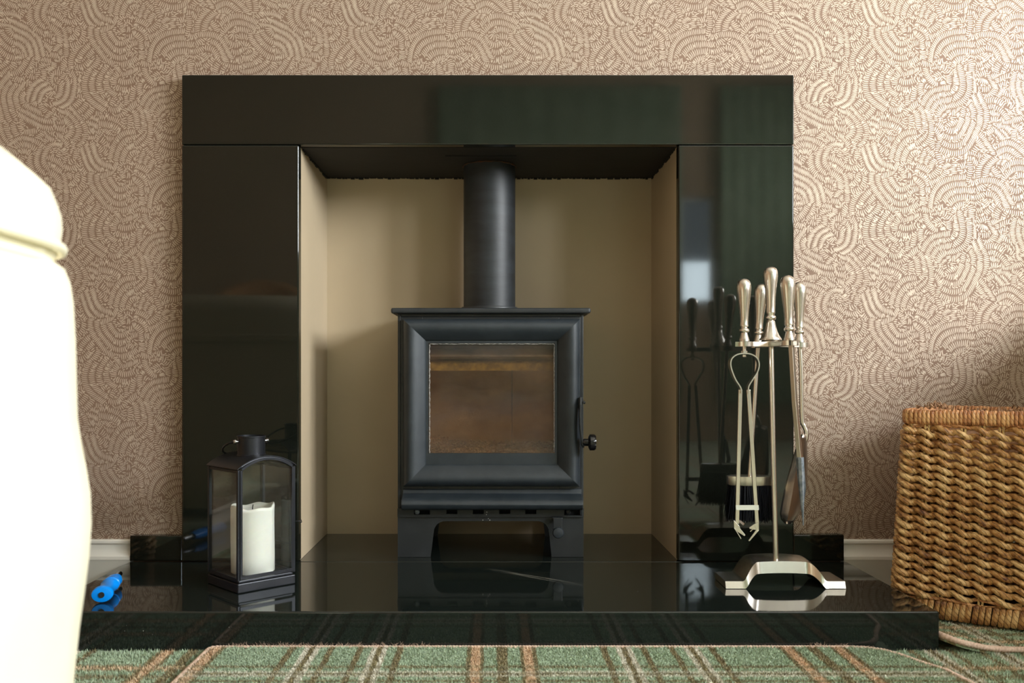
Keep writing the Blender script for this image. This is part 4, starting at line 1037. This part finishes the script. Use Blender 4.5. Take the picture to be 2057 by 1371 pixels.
# fluffy fibres along the back edge
b = MB(); rf = random.Random(2)
for k in range(900):
    x = rf.uniform(-0.435, 0.60); dens = 1.0 if (-0.42 < x < -0.1 or 0.5 < x < 0.56) else 0.35
    if rf.random() > dens: continue
    y = yb_+rf.uniform(-0.002, 0.003); hgt = rf.uniform(0.002, 0.010 if dens == 1 else 0.004)*rf.uniform(0.5, 1)
    p0 = Vector((x, y, 0.009)); p1 = p0+Vector((rf.uniform(-.007,.007), rf.uniform(-0.001,.0018), hgt)); pm = p0.lerp(p1, .5)+Vector((rf.uniform(-.002,.002), 0, 0))
    b.tube([p0, pm, p1], [0.00030, 0.00026, 0.00014], 3, cap=False)
stuff(lab(b.build('loose_fibres', M['binding'], r1), 'frayed pinkish fibres'))
o2 = corner(0.745, -0.368, 0.030, PI, 1.5*PI, 8)+[(1.15,-0.405), (1.62,-0.415), (1.62,0.0), (0.715,0.0)]
r2 = rug('basket_rug', 'green tartan mat with bound edge under the right-hand wicker basket', o2, 0.0105, 60000, 6)

for c in r2.children:      # the near corner of the mat curls up
    off_ = Vector(r2.location)+Vector(c.location)
    for v in c.data.vertices:
        d2 = (v.co.x+off_.x-0.718)**2+(v.co.y+off_.y+0.375)**2; v.co.z += 0.016*math.exp(-d2/0.0022)
# ------------------------------------------------------------------ armchairs
def section(cx, cy, hw, hd, z, n=40, ex=0.45):
    out = []
    for i in range(n):
        a = 2*PI*i/n; ca, sa = math.cos(a), math.sin(a)
        out.append(Vector((cx+hw*math.copysign(abs(ca)**ex, ca), cy+hd*math.copysign(abs(sa)**ex, sa), z)))
    return out
def loft(rings):
    n = len(rings[0]); vs = [v for r in rings for v in r]; fs = []
    for j in range(len(rings)-1):
        for i in range(n):
            k = (i+1) % n; fs.append((j*n+i, j*n+k, (j+1)*n+k, (j+1)*n+i))
    fs.append(tuple(range(n-1, -1, -1))); fs.append(tuple((len(rings)-1)*n+i for i in range(n)))
    return MB().add(vs, fs)
CX, CY = -0.86, -1.17
def fit_hw(px, py, hd):
    """half width so that the section's outline reaches pixel px when seen at height py"""
    lo, hi = 0.01, 0.8
    for _ in range(40):
        m = (lo+hi)/2; best = -1e9; zz = 0
        for v in section(CX, CY, m, hd, 0):
            s = 1830/(F+v.y); q = 990+v.x*s
            if q > best: best = q; ss = s
        if best < px: lo = m
        else: hi = m
    z = EYE-(py-745)/ss
    return m, z
ac = thing('cream_armchair', (CX, CY, 0), 'cream leather armchair with a rolled arm at the left edge, close to the camera', 'armchair')
body = [(0,1500),(140,1480),(146,1400),(151,1340),(160,1260),(170,1190),(179,1120),(184,1050),(182,990),(174,940),(164,890),(156,840),(154,760),(152,680),(148,610),(142,570),(130,540),(105,522)]
rg_ = []
for px, py in body:
    hw, z = fit_hw(px, py, 0.26); rg_.append(section(CX, CY, hw, 0.26 if px > 120 else 0.235, z))
hw0, zz = fit_hw(145, 1480, 0.26)
rg_[0] = section(CX, CY, hw0-0.02, 0.25, 0.03)
loft(rg_).build('arm_body', M['leather'], ac, smooth=180)
roll = [(95,545),(132,540),(148,522),(157,498),(161,470),(159,445),(152,424),(138,402),(112,378),(80,350),(40,322),(0,299),(-60,278),(-140,264)]
rg_ = []
for px, py in roll:
    hw, z = fit_hw(px, py, 0.27); rg_.append(section(CX, CY, hw, 0.27*min(1, 0.55+hw), z, ex=0.6))
loft(rg_).build('rolled_arm', M['leather'], ac, smooth=180)
for q, (px, py) in enumerate(((158, 508), (131, 541))):
    hw, z = fit_hw(px, py, 0.27); pts = section(CX, CY, hw+0.001, 0.27, z, 60, 0.6)
    MB().tube(pts, 0.0045, 8, closed=True).build('piping', M['leather'], ac, smooth=180)
for sx in (-1, 1):
    for sy in (-1, 1):
        MB().lathe([(0.014,0.0), (0.022,0.035)], (CX+sx*0.25, CY+sy*0.17, 0.001), 16).build('foot', M['brown_floor'], ac, smooth=40)
# unseen matching chair, added outside the frame on the right to shade the wall
ac2 = thing('cream_armchair', (1.64, -0.42, 0), 'unseen matching cream armchair, added beyond the right edge to shade the wall', 'armchair')
rg_ = [section(1.64, -0.42, w_, d_, z) for w_, d_, z in ((0.33,0.36,0.03),(0.34,0.37,0.06),(0.34,0.37,0.40),(0.33,0.37,0.50))]
loft(rg_).build('seat_body', M['leather'], ac2, smooth=180)
for cx_ in (1.315, 1.97):
    pts = [Vector((cx_, -0.80+0.76*k/10, 0.58)) for k in range(11)]
    MB().tube(pts, [0.06]+[0.085]*9+[0.06], 20).build('rolled_arm', M['leather'], ac2, smooth=180)
    MB().box(cx_-0.065, cx_+0.065, -0.79, -0.05, 0.04, 0.58).build('arm_body', M['leather'], ac2, bevel=0.03, bseg=4)
MB().box(1.34, 1.94, -0.22, -0.05, 0.3, 0.95).build('backrest', M['leather'], ac2, bevel=0.06, bseg=5)
# unseen curtains beside the rear window, added to tint the granite's reflections green
for k, (x0, x1) in enumerate(((-0.35, 1.19), (1.44, 2.2))):
    cu = []; n = 60
    for i in range(n+1):
        x = x0+(x1-x0)*i/n; cu.append((x, -3.93+0.004*math.sin(i*0.9)))
    cu2 = [(x, y+0.004) for x, y in cu[::-1]]
    b = MB(); vs = []; fs = []
    for x, y in cu: vs += [(x, y, 0.25), (x, y, 2.25), (x, y-0.004, 0.25), (x, y-0.004, 2.25)]
    for i in range(n): fs += [(i*4, i*4+4, i*4+5, i*4+1), (i*4+2, i*4+3, i*4+7, i*4+6), (i*4+1, i*4+5, i*4+7, i*4+3), (i*4, i*4+2, i*4+6, i*4+4)]
    fs += [(0,1,3,2), (n*4, n*4+2, n*4+3, n*4+1)]
    tag(b.add(vs, fs).build('curtain', M['curtain'], smooth=180), 'unseen green curtain added at the rear window for its reflection, %s side' % ('left' if k == 0 else 'right'), 'curtain')

# brown tub chair further back in the room, seen only as a reflection
tc_ = thing('tub_chair', (-1.25, -2.75, 0), 'round-backed brown tub chair behind the camera', 'armchair')
loft([section(-1.25, -2.75, w_, d_, z, ex=0.9) for w_, d_, z in ((0.34,0.34,0.12),(0.37,0.37,0.16),(0.37,0.37,0.40),(0.33,0.33,0.44))]).build('seat_body', M['wrap'], tc_, smooth=180)
pts = []
for k in range(25):
    a = math.radians(180+20+140*k/24+0); pts.append(Vector((-1.25+0.38*math.cos(a), -2.75+0.38*math.sin(a), 0.62+0.32*math.sin(PI*k/24)**0.7)))
b = MB(); vs = []; fs = []
for p_ in pts:
    d_ = Vector((p_.x+1.25, p_.y+2.75, 0)).normalized()*0.05
    vs += [(p_.x-d_.x, p_.y-d_.y, 0.15), (p_.x+d_.x, p_.y+d_.y, 0.15), (p_.x+d_.x, p_.y+d_.y, p_.z), (p_.x-d_.x, p_.y-d_.y, p_.z)]
for i in range(24):
    for j in range(4): fs.append((i*4+j, i*4+(j+1) % 4, i*4+4+(j+1) % 4, i*4+4+j))
fs += [(3,2,1,0), (96,97,98,99)]
b.add(vs, fs).build('backrest', M['wrap'], tc_, bevel=0.03, bseg=3)
for sx in (-1, 1):
    for sy in (-1, 1): MB().lathe([(0.015,0.0), (0.022,0.125)], (-1.25+sx*0.2, -2.75+sy*0.2, 0.001), 12).build('leg', M['brown_floor'], tc_, smooth=40)
